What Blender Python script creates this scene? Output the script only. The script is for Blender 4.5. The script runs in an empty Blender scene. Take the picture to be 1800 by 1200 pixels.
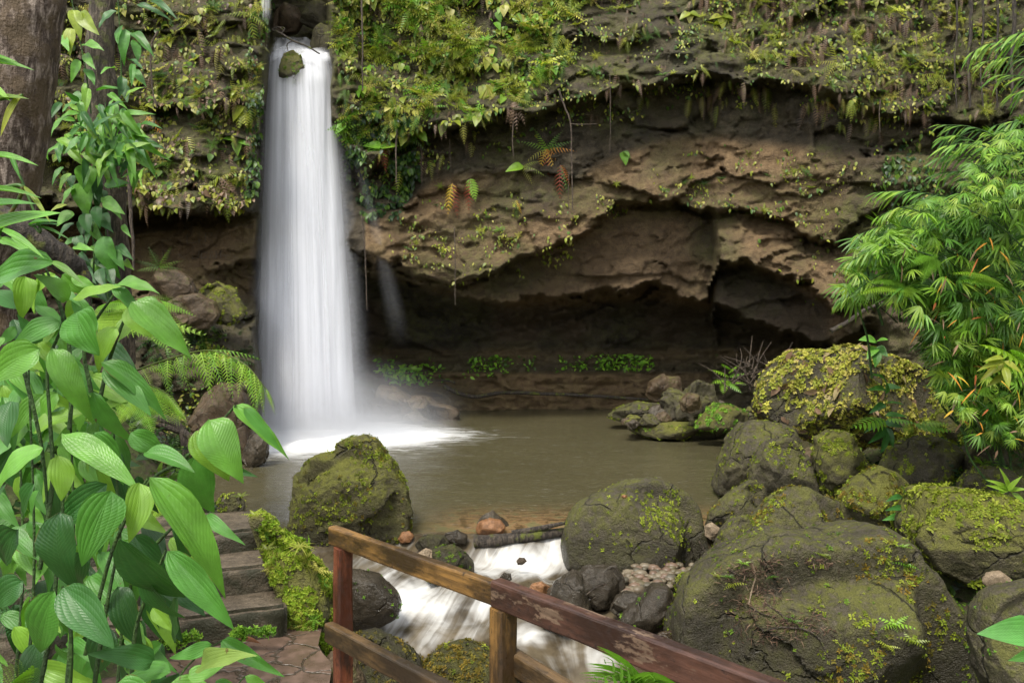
import bpy, bmesh, math, random
import numpy as np

random.seed(7)
R = np.random.default_rng(11)
S = bpy.context.scene
COL = S.collection

# ------------------------------------------------------------------ camera, sky, sun, exposure
FP, U0, V0, ZC = 1400.0, 900.0, 560.0, 3.0          # focal length in photo pixels, horizon row, eye height above the pool
cam_d = bpy.data.cameras.new('camera')
cam = bpy.data.objects.new('camera', cam_d)
COL.objects.link(cam)
cam.location = (0, 0, ZC)
cam.rotation_euler = (math.pi / 2, 0, 0)
cam_d.sensor_width = 36
cam_d.lens = FP / 1800 * 36
cam_d.shift_y = -(600 - V0) / 1800
cam_d.clip_start = 0.05
cam_d.clip_end = 500
S.camera = cam

SUN_EL, SUN_AZ = math.radians(58), math.radians(205)   # azimuth clockwise from +Y: behind the camera, slightly left
w = bpy.data.worlds.new('World')
S.world = w
w.use_nodes = True
wn = w.node_tree
wn.nodes.clear()
sky = wn.nodes.new('ShaderNodeTexSky')
sky.sky_type = 'NISHITA'
sky.sun_disc = False
sky.sun_elevation = SUN_EL
sky.sun_rotation = SUN_AZ
hs = wn.nodes.new('ShaderNodeHueSaturation')
hs.inputs['Saturation'].default_value = 0.14
bg = wn.nodes.new('ShaderNodeBackground')
bg.inputs[1].default_value = 0.15
wo = wn.nodes.new('ShaderNodeOutputWorld')
wn.links.new(sky.outputs[0], hs.inputs['Color'])
wn.links.new(hs.outputs[0], bg.inputs[0])
wn.links.new(bg.outputs[0], wo.inputs[0])

sun_d = bpy.data.lights.new('sun', 'SUN')
sun_d.energy = 1.45
sun_d.angle = math.radians(14)
sun_d.color = (1.0, 0.94, 0.82)
sun = bpy.data.objects.new('sun', sun_d)
COL.objects.link(sun)
from mathutils import Vector
_sd = Vector((math.sin(SUN_AZ) * math.cos(SUN_EL), math.cos(SUN_AZ) * math.cos(SUN_EL), math.sin(SUN_EL)))
sun.rotation_euler = _sd.to_track_quat('Z', 'Y').to_euler()
sun.location = (-6, -8, 25)

S.view_settings.view_transform = 'Standard'
S.view_settings.look = 'None'
S.view_settings.exposure = 1.5
S.view_settings.gamma = 1.0
S.view_settings.use_curve_mapping = False
try:
    S.cycles.use_denoising = True
    S.cycles.denoiser = 'OPENIMAGEDENOISE'
    S.cycles.max_bounces = 8
    S.cycles.diffuse_bounces = 4
    S.cycles.transparent_max_bounces = 24
    S.cycles.volume_bounces = 1
except Exception:
    pass

# ------------------------------------------------------------------ helpers
def px(u, v, D):
    """photo pixel + distance -> world point"""
    u = np.asarray(u, float); v = np.asarray(v, float); D = np.asarray(D, float)
    return np.stack([(u - U0) / FP * D, D + 0 * u, ZC - (v - V0) / FP * D], -1)

def _hash(ix, iy, iz, seed):
    h = (ix.astype(np.int64) * 374761393 + iy.astype(np.int64) * 668265263 + iz.astype(np.int64) * 1274126177 + seed * 974634541) & 0xFFFFFFFF
    h = ((h ^ (h >> 13)) * 1274126177) & 0xFFFFFFFF
    h = ((h ^ (h >> 16)) * 2246822519) & 0xFFFFFFFF
    return ((h ^ (h >> 15)) & 0xFFFFFF) / float(0xFFFFFF) * 2 - 1

def vnoise(P, seed=0):
    P = np.asarray(P, float)
    I = np.floor(P).astype(np.int64); F = P - I
    W = F * F * F * (F * (F * 6 - 15) + 10)
    out = 0
    for dx in (0, 1):
        wx = W[..., 0] if dx else 1 - W[..., 0]
        for dy in (0, 1):
            wy = W[..., 1] if dy else 1 - W[..., 1]
            for dz in (0, 1):
                wz = W[..., 2] if dz else 1 - W[..., 2]
                out = out + wx * wy * wz * _hash(I[..., 0] + dx, I[..., 1] + dy, I[..., 2] + dz, seed)
    return out

def fbm(P, octv=4, seed=0, gain=0.5):
    P = np.asarray(P, float)
    a, s, out = 1.0, 0.0, 0.0
    for o in range(octv):
        out = out + a * vnoise(P * (2.03 ** o) + 17.3 * o, seed + o)
        s += a; a *= gain
    return out / s

def blocks(P, scale, seed=0, tilt=0.7):
    """broken rock: every cell of a jittered lattice is a flat tilted face; returns height -1..1"""
    Q = np.asarray(P, float) / np.asarray(scale, float)
    sh = Q.shape[:-1]; Q = Q.reshape(-1, 3)
    Q = Q + 0.35 * np.stack([fbm(Q * 1.3 + 11 * k, 2, seed + 70 + k) for k in range(3)], -1)
    I = np.floor(Q).astype(np.int64); best = np.full(len(Q), 1e9); out = np.zeros(len(Q))
    for dx in (-1, 0, 1):
        for dy in (-1, 0, 1):
            for dz in (-1, 0, 1):
                c = I + np.array([dx, dy, dz])
                h = [_hash(c[:, 0], c[:, 1], c[:, 2], seed + k) for k in range(6)]
                D = Q - (c + 0.5 + 0.45 * np.stack(h[:3], -1))
                d2 = np.sum(D * D, 1); m = d2 < best
                val = 0.6 * h[3] + tilt * (D[:, 0] * h[4] + D[:, 2] * h[5] + D[:, 1] * h[0])
                best = np.where(m, d2, best); out = np.where(m, val, out)
    return out.reshape(sh)

def p2(a, b):
    return np.stack([a, b, 0 * a], -1)

def sstep(a, b, x):
    t = np.clip((x - a) / (b - a), 0, 1)
    return t * t * (3 - 2 * t)

def mesh(name, V, F, mat, parent=None, smooth=True, col=None, uv=None, loc=None):
    """V (n,3), F quads (m,4) or list of tuples -> object; loc becomes the origin"""
    V = np.asarray(V, np.float32)
    if loc is not None:
        V = V - np.asarray(loc, np.float32)
    me = bpy.data.meshes.new(name)
    if isinstance(F, np.ndarray):
        n, k = F.shape
        me.vertices.add(len(V)); me.vertices.foreach_set('co', V.ravel())
        me.loops.add(n * k); me.loops.foreach_set('vertex_index', F.astype(np.int32).ravel())
        me.polygons.add(n)
        me.polygons.foreach_set('loop_start', np.arange(0, n * k, k, dtype=np.int32))
        me.polygons.foreach_set('loop_total', np.full(n, k, np.int32))
    else:
        me.from_pydata([tuple(map(float, p)) for p in V], [], [tuple(int(i) for i in f) for f in F])
    me.update(calc_edges=True)
    if smooth:
        me.polygons.foreach_set('use_smooth', np.ones(len(me.polygons), bool))
    if col is not None:
        a = me.color_attributes.new('Col', 'FLOAT_COLOR', 'POINT')
        c = np.ones((len(V), 4), np.float32); c[:, :col.shape[1]] = col
        a.data.foreach_set('color', c.ravel())
    if uv is not None:
        l = me.uv_layers.new(name='UVMap')
        idx = np.empty(len(me.loops), np.int32); me.loops.foreach_get('vertex_index', idx)
        l.data.foreach_set('uv', np.asarray(uv, np.float32)[idx].ravel())
    me.materials.append(mat)
    o = bpy.data.objects.new(name, me)
    COL.objects.link(o)
    if loc is not None:
        o.location = tuple(float(x) for x in loc)
    if parent is not None:
        o.parent = parent
        if loc is not None:
            o.location = tuple(float(a - b) for a, b in zip(loc, parent.location))
        else:
            o.location = tuple(-float(b) for b in parent.location)
    return o

def tag(o, label=None, cat=None, group=None, kind=None):
    if label: o['label'] = label
    if cat: o['category'] = cat
    if group: o['group'] = group
    if kind: o['kind'] = kind
    return o

def empty(name, loc):
    o = bpy.data.objects.new(name, None)
    COL.objects.link(o)
    o.location = tuple(float(x) for x in loc)
    return o

def grid_faces(nu, nv):
    i = np.arange(nu * nv).reshape(nv, nu)
    return np.stack([i[:-1, :-1], i[:-1, 1:], i[1:, 1:], i[1:, :-1]], -1).reshape(-1, 4)

def tube(P, rad, seg=8, jit=0.0, seed=0):
    """tube along a polyline, smoothed; returns V, F (quads)"""
    P = np.asarray(P, float); rad = np.broadcast_to(np.asarray(rad, float), (len(P),))
    T = np.gradient(P, axis=0); T /= np.linalg.norm(T, axis=1)[:, None] + 1e-9
    ref = np.array([0.31, 0.2, 0.93]) if abs(T[0][2]) < 0.8 else np.array([0.9, 0.3, 0.1])
    A = np.cross(T, ref); A /= np.linalg.norm(A, axis=1)[:, None] + 1e-9
    B = np.cross(T, A)
    th = np.linspace(0, 2 * math.pi, seg, endpoint=False)
    ring = np.cos(th)[None, :, None] * A[:, None] + np.sin(th)[None, :, None] * B[:, None]
    r = rad[:, None] * np.ones((1, seg))
    if jit:
        q = P[:, None] + ring * rad[:, None, None]
        r = r * (1 + jit * fbm(q / (np.mean(rad) * 1.5 + 1e-6), 3, seed))
    V = (P[:, None] + ring * r[..., None]).reshape(-1, 3)
    n = len(P)
    i = np.arange(n * seg).reshape(n, seg); j = np.roll(i, -1, axis=1)
    F = np.stack([i[:-1], j[:-1], j[1:], i[1:]], -1).reshape(-1, 4)
    return V, F

def spline(P, n):
    """Catmull-Rom resample"""
    P = np.asarray(P, float)
    Q = np.vstack([2 * P[0] - P[1], P, 2 * P[-1] - P[-2]])
    t = np.linspace(0, len(P) - 1 - 1e-6, n); k = t.astype(int); f = (t - k)[:, None]
    a, b, c, d = Q[k], Q[k + 1], Q[k + 2], Q[k + 3]
    return 0.5 * (2 * b + (c - a) * f + (2 * a - 5 * b + 4 * c - d) * f ** 2 + (3 * b - a - 3 * c + d) * f ** 3)

def merge(parts):
    Vs, Fs, n = [], [], 0
    for V, F in parts:
        Vs.append(V); Fs.append(F + n); n += len(V)
    return np.vstack(Vs), np.vstack(Fs)

def inpoly(u, v, poly):
    poly = np.asarray(poly, float); c = np.zeros(len(u), bool)
    x0, y0 = poly[-1]
    for x1, y1 in poly:
        m = ((y1 > v) != (y0 > v)) & (u < (x0 - x1) * (v - y1) / (y0 - y1 + 1e-9) + x1)
        c ^= m; x0, y0 = x1, y1
    return c

def rand_in(poly, n):
    poly = np.asarray(poly, float); lo, hi = poly.min(0), poly.max(0)
    out = np.zeros((0, 2))
    while len(out) < n:
        q = lo + R.random((n * 2, 2)) * (hi - lo)
        out = np.vstack([out, q[inpoly(q[:, 0], q[:, 1], poly)]])
    return out[:n]

def unit(a):
    return a / (np.linalg.norm(a, axis=-1, keepdims=True) + 1e-9)

# ------------------------------------------------------------------ node materials
class NT:
    def __init__(self, name):
        self.m = bpy.data.materials.new(name); self.m.use_nodes = True
        self.t = self.m.node_tree; self.t.nodes.clear()
        self.out = self.t.nodes.new('ShaderNodeOutputMaterial')
    def n(self, typ, _o=0, **kw):
        nd = self.t.nodes.new('ShaderNode' + typ)
        for k, v in kw.items():
            if k.startswith('_'):
                setattr(nd, k[1:], v)
            else:
                key = int(k[1:]) if k[0] == 'i' and k[1:].isdigit() else k.replace('__', ' ')
                s = nd.inputs[key]
                if hasattr(v, 'is_output') or isinstance(v, bpy.types.NodeSocket):
                    self.t.links.new(v, s)
                else:
                    s.default_value = v
        return nd.outputs[_o] if isinstance(_o, (int, str)) else nd
    def math(self, op, a, b=0.0, c=0.0, clamp=False):
        return self.n('Math', _operation=op, _use_clamp=clamp, i0=a, i1=b, i2=c)
    def mix(self, f, a, b, blend='MIX'):
        nd = self.t.nodes.new('ShaderNodeMix'); nd.data_type = 'RGBA'; nd.blend_type = blend
        for i, v in ((0, f), (6, a), (7, b)):
            if isinstance(v, bpy.types.NodeSocket): self.t.links.new(v, nd.inputs[i])
            else: nd.inputs[i].default_value = (*v, 1) if isinstance(v, tuple) and len(v) == 3 else v
        return nd.outputs[2]
    def ramp(self, f, stops, interp='LINEAR'):
        nd = self.t.nodes.new('ShaderNodeValToRGB'); cr = nd.color_ramp; cr.interpolation = interp
        while len(cr.elements) < len(stops): cr.elements.new(0.5)
        for e, (p, c) in zip(cr.elements, stops):
            e.position = p; e.color = (*c, 1) if not isinstance(c, (int, float)) else (c, c, c, 1)
        self.t.links.new(f, nd.inputs[0]); return nd.outputs[0]
    def rng(self, f, a, b, c=0.0, d=1.0, smooth=True):
        return self.n('MapRange', _interpolation_type='SMOOTHSTEP' if smooth else 'LINEAR', i0=f, i1=a, i2=b, i3=c, i4=d)
    def noise(self, vec, scale, detail=5.0, rough=0.55, out=0, dist=0.0):
        return self.n('TexNoise', _o=out, Vector=vec, Scale=scale, Detail=detail, Roughness=rough, Distortion=dist)
    def mapping(self, vec, scale=(1, 1, 1), rot=(0, 0, 0), loc=(0, 0, 0)):
        return self.n('Mapping', Vector=vec, Scale=scale, Rotation=rot, Location=loc)
    def bump(self, h, strength=0.5, dist=0.05, normal=None):
        kw = dict(Height=h, Strength=strength, Distance=dist)
        if normal is not None: kw['Normal'] = normal
        return self.n('Bump', **kw)
    def surf(self, s):
        self.t.links.new(s, self.out.inputs['Surface']); return self.m

def obj_co(t): return t.n('TexCoord', _o=3)
def world_co(t): return t.n('NewGeometry', _o=0)

def rock_mat(name, dark, light, moss, moss_amt=0.5, scale=1.0, rough=0.62, attr=False, bump=0.6, wetline=None):
    t = NT(name)
    co = world_co(t)
    oi = t.n('ObjectInfo', _o='Random')
    off = t.n('CombineXYZ', X=oi, Y=oi, Z=oi)
    co = t.n('VectorMath', _operation='MULTIPLY_ADD', i0=off, i1=(13.0, 7.0, 9.0), i2=co)
    n1 = t.noise(co, 1.3 * scale, 7, 0.62, dist=0.3)
    n2 = t.noise(co, 7.0 * scale, 6, 0.65)
    n3 = t.noise(co, 34.0 * scale, 4, 0.6)
    base = t.ramp(n1, [(0.28, dark), (0.5, tuple(0.5 * (a + b) for a, b in zip(dark, light))), (0.72, light)])
    base = t.mix(t.rng(n2, 0.35, 0.7), base, t.mix(0.65, base, tuple(c * 0.4 for c in dark)))
    base = t.mix(t.rng(n3, 0.55, 0.75), base, t.mix(0.55, base, tuple(min(1, c * 1.8) for c in light)))
    base = t.mix(t.rng(n3, 0.48, 0.32), base, t.mix(0.6, base, tuple(c * 0.45 for c in dark)))
    nz = t.n('SeparateXYZ', _o=2, Vector=t.n('NewGeometry', _o=1))
    up = t.rng(nz, -0.35, 0.75)
    if attr:
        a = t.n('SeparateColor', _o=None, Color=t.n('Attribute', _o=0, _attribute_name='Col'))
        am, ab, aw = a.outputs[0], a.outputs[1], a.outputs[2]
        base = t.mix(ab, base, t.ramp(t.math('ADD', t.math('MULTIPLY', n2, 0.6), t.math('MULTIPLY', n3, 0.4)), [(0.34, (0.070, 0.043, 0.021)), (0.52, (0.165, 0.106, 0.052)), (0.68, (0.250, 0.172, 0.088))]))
        base = t.mix(t.math('MULTIPLY', aw, 0.75), base, (0.012, 0.012, 0.011))  # near-black mix: wet streaks, painted cave shade, darker recess band
        m = t.math('MULTIPLY', am, t.rng(t.math('ADD', n2, t.math('MULTIPLY', n1, 0.6)), 0.62, 0.95))
    else:
        m = t.math('MULTIPLY', t.math('MULTIPLY_ADD', up, 0.8, 0.2), t.rng(t.math('ADD', n2, t.math('MULTIPLY', n1, 0.8)), 1.15 - moss_amt, 1.45 - moss_amt))
    mosc = t.mix(t.rng(n3, 0.35, 0.7), moss, tuple(c * 1.5 for c in moss))
    m = t.math('MULTIPLY', m, 0.8)
    c = t.mix(m, base, mosc)
    h = t.math('ADD', t.math('MULTIPLY', n2, 0.65), t.math('MULTIPLY', n3, 0.42))
    if not attr and scale <= 2.2 and rough < 0.7:
        wc = t.n('VectorMath', _operation='ADD', i0=co, i1=t.n('VectorMath', _operation='SCALE', i0=t.noise(co, 2.0 * scale, 4, out=1), Scale=0.45 / scale))
        ck = t.n('TexVoronoi', _feature='DISTANCE_TO_EDGE', Vector=wc, Scale=0.75 * scale)
        ckm = t.math('MULTIPLY', t.rng(ck, 0.022, 0.004), t.rng(t.noise(co, 0.9 * scale, 3), 0.46, 0.58))
        c = t.mix(t.math('MULTIPLY', ckm, 0.8), c, tuple(x * 0.5 for x in dark))
        h = t.math('SUBTRACT', h, t.math('MULTIPLY', ckm, 0.9))
        wz = t.n('SeparateXYZ', _o=2, Vector=world_co(t))
        band = t.rng(t.math('MULTIPLY_ADD', n2, 0.18, wz), 0.24, 0.13)
        c = t.mix(t.math('MULTIPLY', band, 0.6), c, tuple(x * 0.55 for x in dark))
        rough = t.math('MULTIPLY_ADD', band, -0.28, rough)
    h = t.math('ADD', h, t.math('MULTIPLY', m, 0.15))
    nrm = t.bump(h, bump, 0.12 / scale)
    r = t.math('MULTIPLY_ADD', m, 0.25, rough)
    p = t.n('BsdfPrincipled', Base__Color=c, Roughness=r, Normal=nrm)
    nd = [x for x in t.t.nodes if x.type == 'BSDF_PRINCIPLED'][0]
    nd.inputs['Specular IOR Level'].default_value = 0.35
    return t.surf(p)

def leaf_mat(name, trans=0.3, rough=0.42, veins=False, spec=0.4):
    t = NT(name)
    c = t.n('Attribute', _o=0, _attribute_name='Col')
    n = t.noise(world_co(t), 9.0, 3)
    c = t.mix(0.55, c, t.ramp(n, [(0.3, 0.55), (0.7, 1.25)]), 'MULTIPLY')
    kw = {}
    if veins:
        uv = t.n('SeparateXYZ', _o=None, Vector=t.n('TexCoord', _o=2))
        s = t.math('SUBTRACT', t.math('MULTIPLY', uv.outputs[0], 2.0), 1.0)          # -1..1 across
        a = t.math('ABSOLUTE', s)
        y = uv.outputs[1]
        sp = t.math('MULTIPLY_ADD', y, -0.55, t.math('MULTIPLY', a, 0.95))             # arcs that leave the midrib and run to the tip
        arc = t.math('SINE', t.math('MULTIPLY', sp, 23.0))
        arc = t.math('POWER', t.math('MULTIPLY_ADD', arc, 0.5, 0.5), 0.35)             # thin sunken lines
        mid = t.rng(a, 0.0, 0.06)
        arc = t.math('ADD', t.math('MULTIPLY', arc, t.rng(t.noise(world_co(t), 11.0, 2), 0.35, 0.65, 0.35, 1.0)), 0.0)
        rib = t.math('MULTIPLY', arc, mid)
        brown = t.math('MULTIPLY', t.rng(t.math('MULTIPLY_ADD', t.noise(world_co(t), 26.0, 3), 0.5, a), 1.22, 1.30), t.rng(t.noise(world_co(t), 5.0, 2), 0.52, 0.60))
        c = t.mix(brown, c, (0.13, 0.085, 0.025))
        cross = t.math('SINE', t.math('MULTIPLY_ADD', y, 120.0, t.math('MULTIPLY', a, 30.0)))
        hgt = t.math('ADD', t.math('MULTIPLY', rib, 1.0), t.math('MULTIPLY', cross, 0.14))
        hgt = t.math('ADD', hgt, t.math('MULTIPLY', t.noise(world_co(t), 60.0, 3), 0.4))
        kw['Normal'] = t.bump(hgt, 0.32, 0.004)
        sp2 = t.noise(world_co(t), 38.0, 3, 0.6)
        c = t.mix(t.rng(sp2, 0.70, 0.76), c, (0.10, 0.07, 0.02))
        c = t.mix(0.35, c, t.ramp(t.noise(world_co(t), 22.0, 4, 0.6), [(0.35, 0.6), (0.65, 1.3)]), 'MULTIPLY')
        c = t.mix(t.math('MULTIPLY', t.math('SUBTRACT', 1.0, rib), 0.07), c, (0.20, 0.36, 0.09))
    p = t.n('BsdfPrincipled', Base__Color=c, Roughness=rough, **kw)
    nd = [x for x in t.t.nodes if x.type == 'BSDF_PRINCIPLED'][0]
    nd.inputs['Specular IOR Level'].default_value = spec
    tr = t.n('BsdfTranslucent', Color=t.mix(1.0, c, (1.3, 1.45, 0.6), 'MULTIPLY'))
    return t.surf(t.n('MixShader', i0=trans, i1=p, i2=tr))

def bark_mat(name, dark, light, moss=None, stretch=(6, 6, 1.2), scale=1.0, mossamt=0.5):
    t = NT(name)
    co = obj_co(t)
    n1 = t.noise(t.mapping(co, tuple(s * scale for s in stretch)), 2.2, 7, 0.65, dist=0.4)
    n2 = t.noise(co, 3.0 * scale, 5)
    n3 = t.noise(co, 28 * scale, 4)
    c = t.ramp(n1, [(0.34, tuple(x * 0.7 for x in dark)), (0.47, dark), (0.60, light), (0.78, tuple(min(1, x * 1.35) for x in light))])
    c = t.mix(t.rng(n3, 0.5, 0.75), c, t.mix(0.5, c, dark))
    if moss:
        c = t.mix(t.rng(n2, 0.75 - mossamt * 0.5, 0.9 - mossamt * 0.5), c, moss)
    nrm = t.bump(t.math('ADD', n1, t.math('MULTIPLY', n3, 0.4)), 1.0, 0.05)
    return t.surf(t.n('BsdfPrincipled', Base__Color=c, Roughness=0.75, Normal=nrm))

M = {}
M['cliff'] = rock_mat('cliff rock', (0.034, 0.026, 0.016), (0.10, 0.078, 0.045), (0.088, 0.092, 0.022), attr=True, scale=0.8, rough=0.6, bump=0.9)
M['boulder'] = rock_mat('mossy boulder', (0.048, 0.041, 0.026), (0.130, 0.110, 0.072), (0.090, 0.092, 0.016), 0.40, scale=1.8, bump=1.0)
M['boulder_green'] = rock_mat('very mossy boulder', (0.048, 0.040, 0.024), (0.125, 0.105, 0.062), (0.115, 0.118, 0.016), 0.52, scale=1.8, bump=1.0)
M['boulder_wet'] = rock_mat('wet grey boulder', (0.042, 0.034, 0.023), (0.125, 0.100, 0.070), (0.060, 0.066, 0.018), 0.16, scale=2.2, rough=0.36)
M['boulder_brown'] = rock_mat('brown boulder', (0.060, 0.040, 0.023), (0.135, 0.092, 0.052), (0.085, 0.085, 0.018), 0.27, scale=1.8, rough=0.5)
M['pebble'] = rock_mat('pebble', (0.12, 0.08, 0.05), (0.30, 0.20, 0.14), (0.12, 0.10, 0.04), 0.05, scale=2.6, rough=0.4)
M['orange_stone'] = rock_mat('orange stone', (0.20, 0.095, 0.042), (0.34, 0.17, 0.075), (0.12, 0.08, 0.03), 0.1, scale=3, rough=0.35)
M['tan_stone'] = rock_mat('tan stone', (0.22, 0.16, 0.10), (0.36, 0.28, 0.19), (0.12, 0.10, 0.03), 0.05, scale=3, rough=0.6)
M['soil'] = rock_mat('soil', (0.035, 0.024, 0.014), (0.085, 0.060, 0.036), (0.055, 0.075, 0.016), 0.45, scale=2.0, rough=0.8, bump=0.9)
M['concrete'] = rock_mat('worn concrete', (0.060, 0.046, 0.030), (0.185, 0.145, 0.100), (0.060, 0.066, 0.018), 0.12, scale=3.0, rough=0.5, bump=0.6)
def darken_risers(m):  # steep faces mixed to a dark green brown, broken up by noise
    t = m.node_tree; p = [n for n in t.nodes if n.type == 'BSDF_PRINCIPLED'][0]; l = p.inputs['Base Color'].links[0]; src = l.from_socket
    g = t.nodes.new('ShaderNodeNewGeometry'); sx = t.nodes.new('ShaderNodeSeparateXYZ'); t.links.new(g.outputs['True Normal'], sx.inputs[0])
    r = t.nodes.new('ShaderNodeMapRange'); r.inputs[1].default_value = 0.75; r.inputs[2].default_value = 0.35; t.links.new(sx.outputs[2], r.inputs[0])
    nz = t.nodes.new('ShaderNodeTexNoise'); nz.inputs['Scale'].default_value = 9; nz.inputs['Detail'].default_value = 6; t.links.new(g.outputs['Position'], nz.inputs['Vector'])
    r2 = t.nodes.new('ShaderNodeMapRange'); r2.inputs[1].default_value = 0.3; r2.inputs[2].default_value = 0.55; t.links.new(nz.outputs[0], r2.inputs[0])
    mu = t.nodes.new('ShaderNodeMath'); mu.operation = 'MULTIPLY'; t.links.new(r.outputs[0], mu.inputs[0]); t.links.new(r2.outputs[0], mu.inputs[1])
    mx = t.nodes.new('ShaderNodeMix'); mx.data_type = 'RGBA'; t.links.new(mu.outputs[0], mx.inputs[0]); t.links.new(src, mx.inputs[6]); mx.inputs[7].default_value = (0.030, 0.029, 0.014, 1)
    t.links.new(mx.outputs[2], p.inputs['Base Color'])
darken_risers(M['concrete'])
M['leaf'] = leaf_mat('leaf', 0.32)
M['leaf_broad'] = leaf_mat('broad leaf', 0.30, 0.40, veins=True, spec=0.45)
M['moss'] = leaf_mat('moss leaf', 0.25, 0.6, spec=0.2)
M['stem'] = bark_mat('green stem', (0.035, 0.085, 0.014), (0.075, 0.165, 0.025), scale=4)
M['twig'] = bark_mat('twig', (0.05, 0.035, 0.024), (0.17, 0.125, 0.085), scale=5)
M['deadleaf'] = leaf_mat('dead leaf', 0.12, 0.7, spec=0.15)
M['bark_pale'] = bark_mat('pale bark', (0.06, 0.036, 0.022), (0.30, 0.235, 0.19), (0.10, 0.065, 0.032), scale=1.5, mossamt=0.62)
M['bark_brown'] = bark_mat('brown bark', (0.045, 0.032, 0.020), (0.15, 0.115, 0.08), (0.10, 0.11, 0.02), scale=2, mossamt=0.4)
M['bark_wet'] = bark_mat('wet dark bark', (0.028, 0.021, 0.015), (0.085, 0.066, 0.048), (0.10, 0.115, 0.012), scale=2, mossamt=0.45)

def wood_mat(name, dark, light, patch=None, edge=None):
    t = NT(name)
    co = obj_co(t)
    g = t.noise(t.mapping(co, (2.0, 30, 30)), 2.5, 6, 0.6, dist=0.5)
    b = t.noise(t.mapping(co, (1.2, 4, 4)), 3.0, 5, 0.6)
    f = t.noise(co, 60, 4)
    c = t.ramp(g, [(0.3, dark), (0.68, light)])
    c = t.mix(t.rng(b, 0.42, 0.62), c, tuple(x * 0.45 for x in dark))
    if patch:
        pm = t.noise(t.mapping(co, (3.0, 7, 9)), 2.2, 6, 0.7)
        c = t.mix(t.rng(pm, 0.57, 0.62), c, t.mix(t.rng(g, 0.35, 0.65), patch, tuple(x * 0.6 for x in patch)))
    if edge:
        em = t.noise(t.mapping(co, (2.0, 6, 6), loc=(3, 1, 0)), 2.0, 5, 0.7)
        c = t.mix(t.rng(em, 0.55, 0.66), c, edge)
    c = t.mix(t.rng(f, 0.58, 0.75), c, tuple(x * 0.3 for x in dark))
    nrm = t.bump(t.math('ADD', g, t.math('MULTIPLY', f, 0.5)), 0.5, 0.004)
    return t.surf(t.n('BsdfPrincipled', Base__Color=c, Roughness=t.rng(f, 0.3, 0.7, 0.28, 0.55), Normal=nrm))

M['wood_ochre'] = wood_mat('ochre rail wood', (0.085, 0.048, 0.018), (0.30, 0.16, 0.045), edge=(0.05, 0.030, 0.015))
M['wood_red'] = wood_mat('red brown rail paint', (0.060, 0.028, 0.019), (0.105, 0.048, 0.032), patch=(0.17, 0.112, 0.075))
M['wood_post'] = wood_mat('red post wood', (0.12, 0.034, 0.018), (0.23, 0.075, 0.036), edge=(0.05, 0.022, 0.014))
M['wood_low'] = wood_mat('dark low rail wood', (0.060, 0.038, 0.018), (0.15, 0.088, 0.034), edge=(0.035, 0.024, 0.014))

def pool_mat():
    t = NT('pool water')
    co = world_co(t)
    a = t.n('SeparateColor', _o=None, Color=t.n('Attribute', _o=0, _attribute_name='Col'))
    foam_a, shal = a.outputs[0], a.outputs[1]
    st = t.noise(t.mapping(co, (0.7, 2.2, 1)), 2.2, 6, 0.65, dist=0.6)
    fine = t.noise(t.mapping(co, (1.5, 5, 1)), 4.0, 5, 0.6, dist=0.8)
    base = t.mix(t.noise(co, 0.35, 3), (0.060, 0.053, 0.026), (0.090, 0.080, 0.042))
    vor = t.noise(co, 5.0, 3)
    base = t.mix(shal, base, t.ramp(vor, [(0.35, (0.07, 0.045, 0.02)), (0.5, (0.17, 0.105, 0.05)), (0.65, (0.12, 0.11, 0.05))]))
    streak = t.math('MULTIPLY', t.rng(fine, 0.55, 0.8), 0.16)
    f = t.math('ADD', t.rng(t.math('MULTIPLY_ADD', st, 1.3, foam_a), 0.80, 1.75), streak, clamp=True)
    c = t.mix(f, base, (0.80, 0.81, 0.82))
    h = t.math('ADD', t.noise(t.mapping(co, (1, 2.4, 1)), 3.0, 4), t.math('MULTIPLY', fine, 0.5))
    p = t.n('BsdfPrincipled', Base__Color=c, Roughness=t.math('MULTIPLY_ADD', f, 0.5, 0.16), Normal=t.bump(h, 0.35, 0.05), IOR=1.33)
    return t.surf(p)
M['pool'] = pool_mat()

def stream_mat():
    t = NT('stream water')
    co = world_co(t)
    a = t.n('SeparateColor', _o=None, Color=t.n('Attribute', _o=0, _attribute_name='Col'))
    uv = t.n('TexCoord', _o=2)
    st = t.noise(t.mapping(uv, (24, 1.0, 1)), 1.0, 4, 0.55, dist=0.3)
    st2 = t.noise(t.mapping(uv, (80, 1.8, 1)), 1.0, 3, 0.5, dist=0.2)
    base = t.ramp(t.noise(co, 3.0, 4), [(0.35, (0.045, 0.034, 0.020)), (0.65, (0.12, 0.095, 0.06))])
    big = t.noise(co, 1.9, 3, 0.5, dist=1.2)
    f = t.rng(t.math('ADD', t.math('MULTIPLY_ADD', st, 0.75, t.math('MULTIPLY_ADD', st2, 0.25, a.outputs[0])), t.math('MULTIPLY', big, 0.5)), 0.95, 1.62)
    c = t.mix(f, base, (0.74, 0.74, 0.72))
    p = t.n('BsdfPrincipled', Base__Color=c, Roughness=t.math('MULTIPLY_ADD', f, 0.45, 0.15), Normal=t.bump(t.math('ADD', st, st2), 0.12, 0.04), IOR=1.33)
    return t.surf(p)
M['stream'] = stream_mat()

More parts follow.
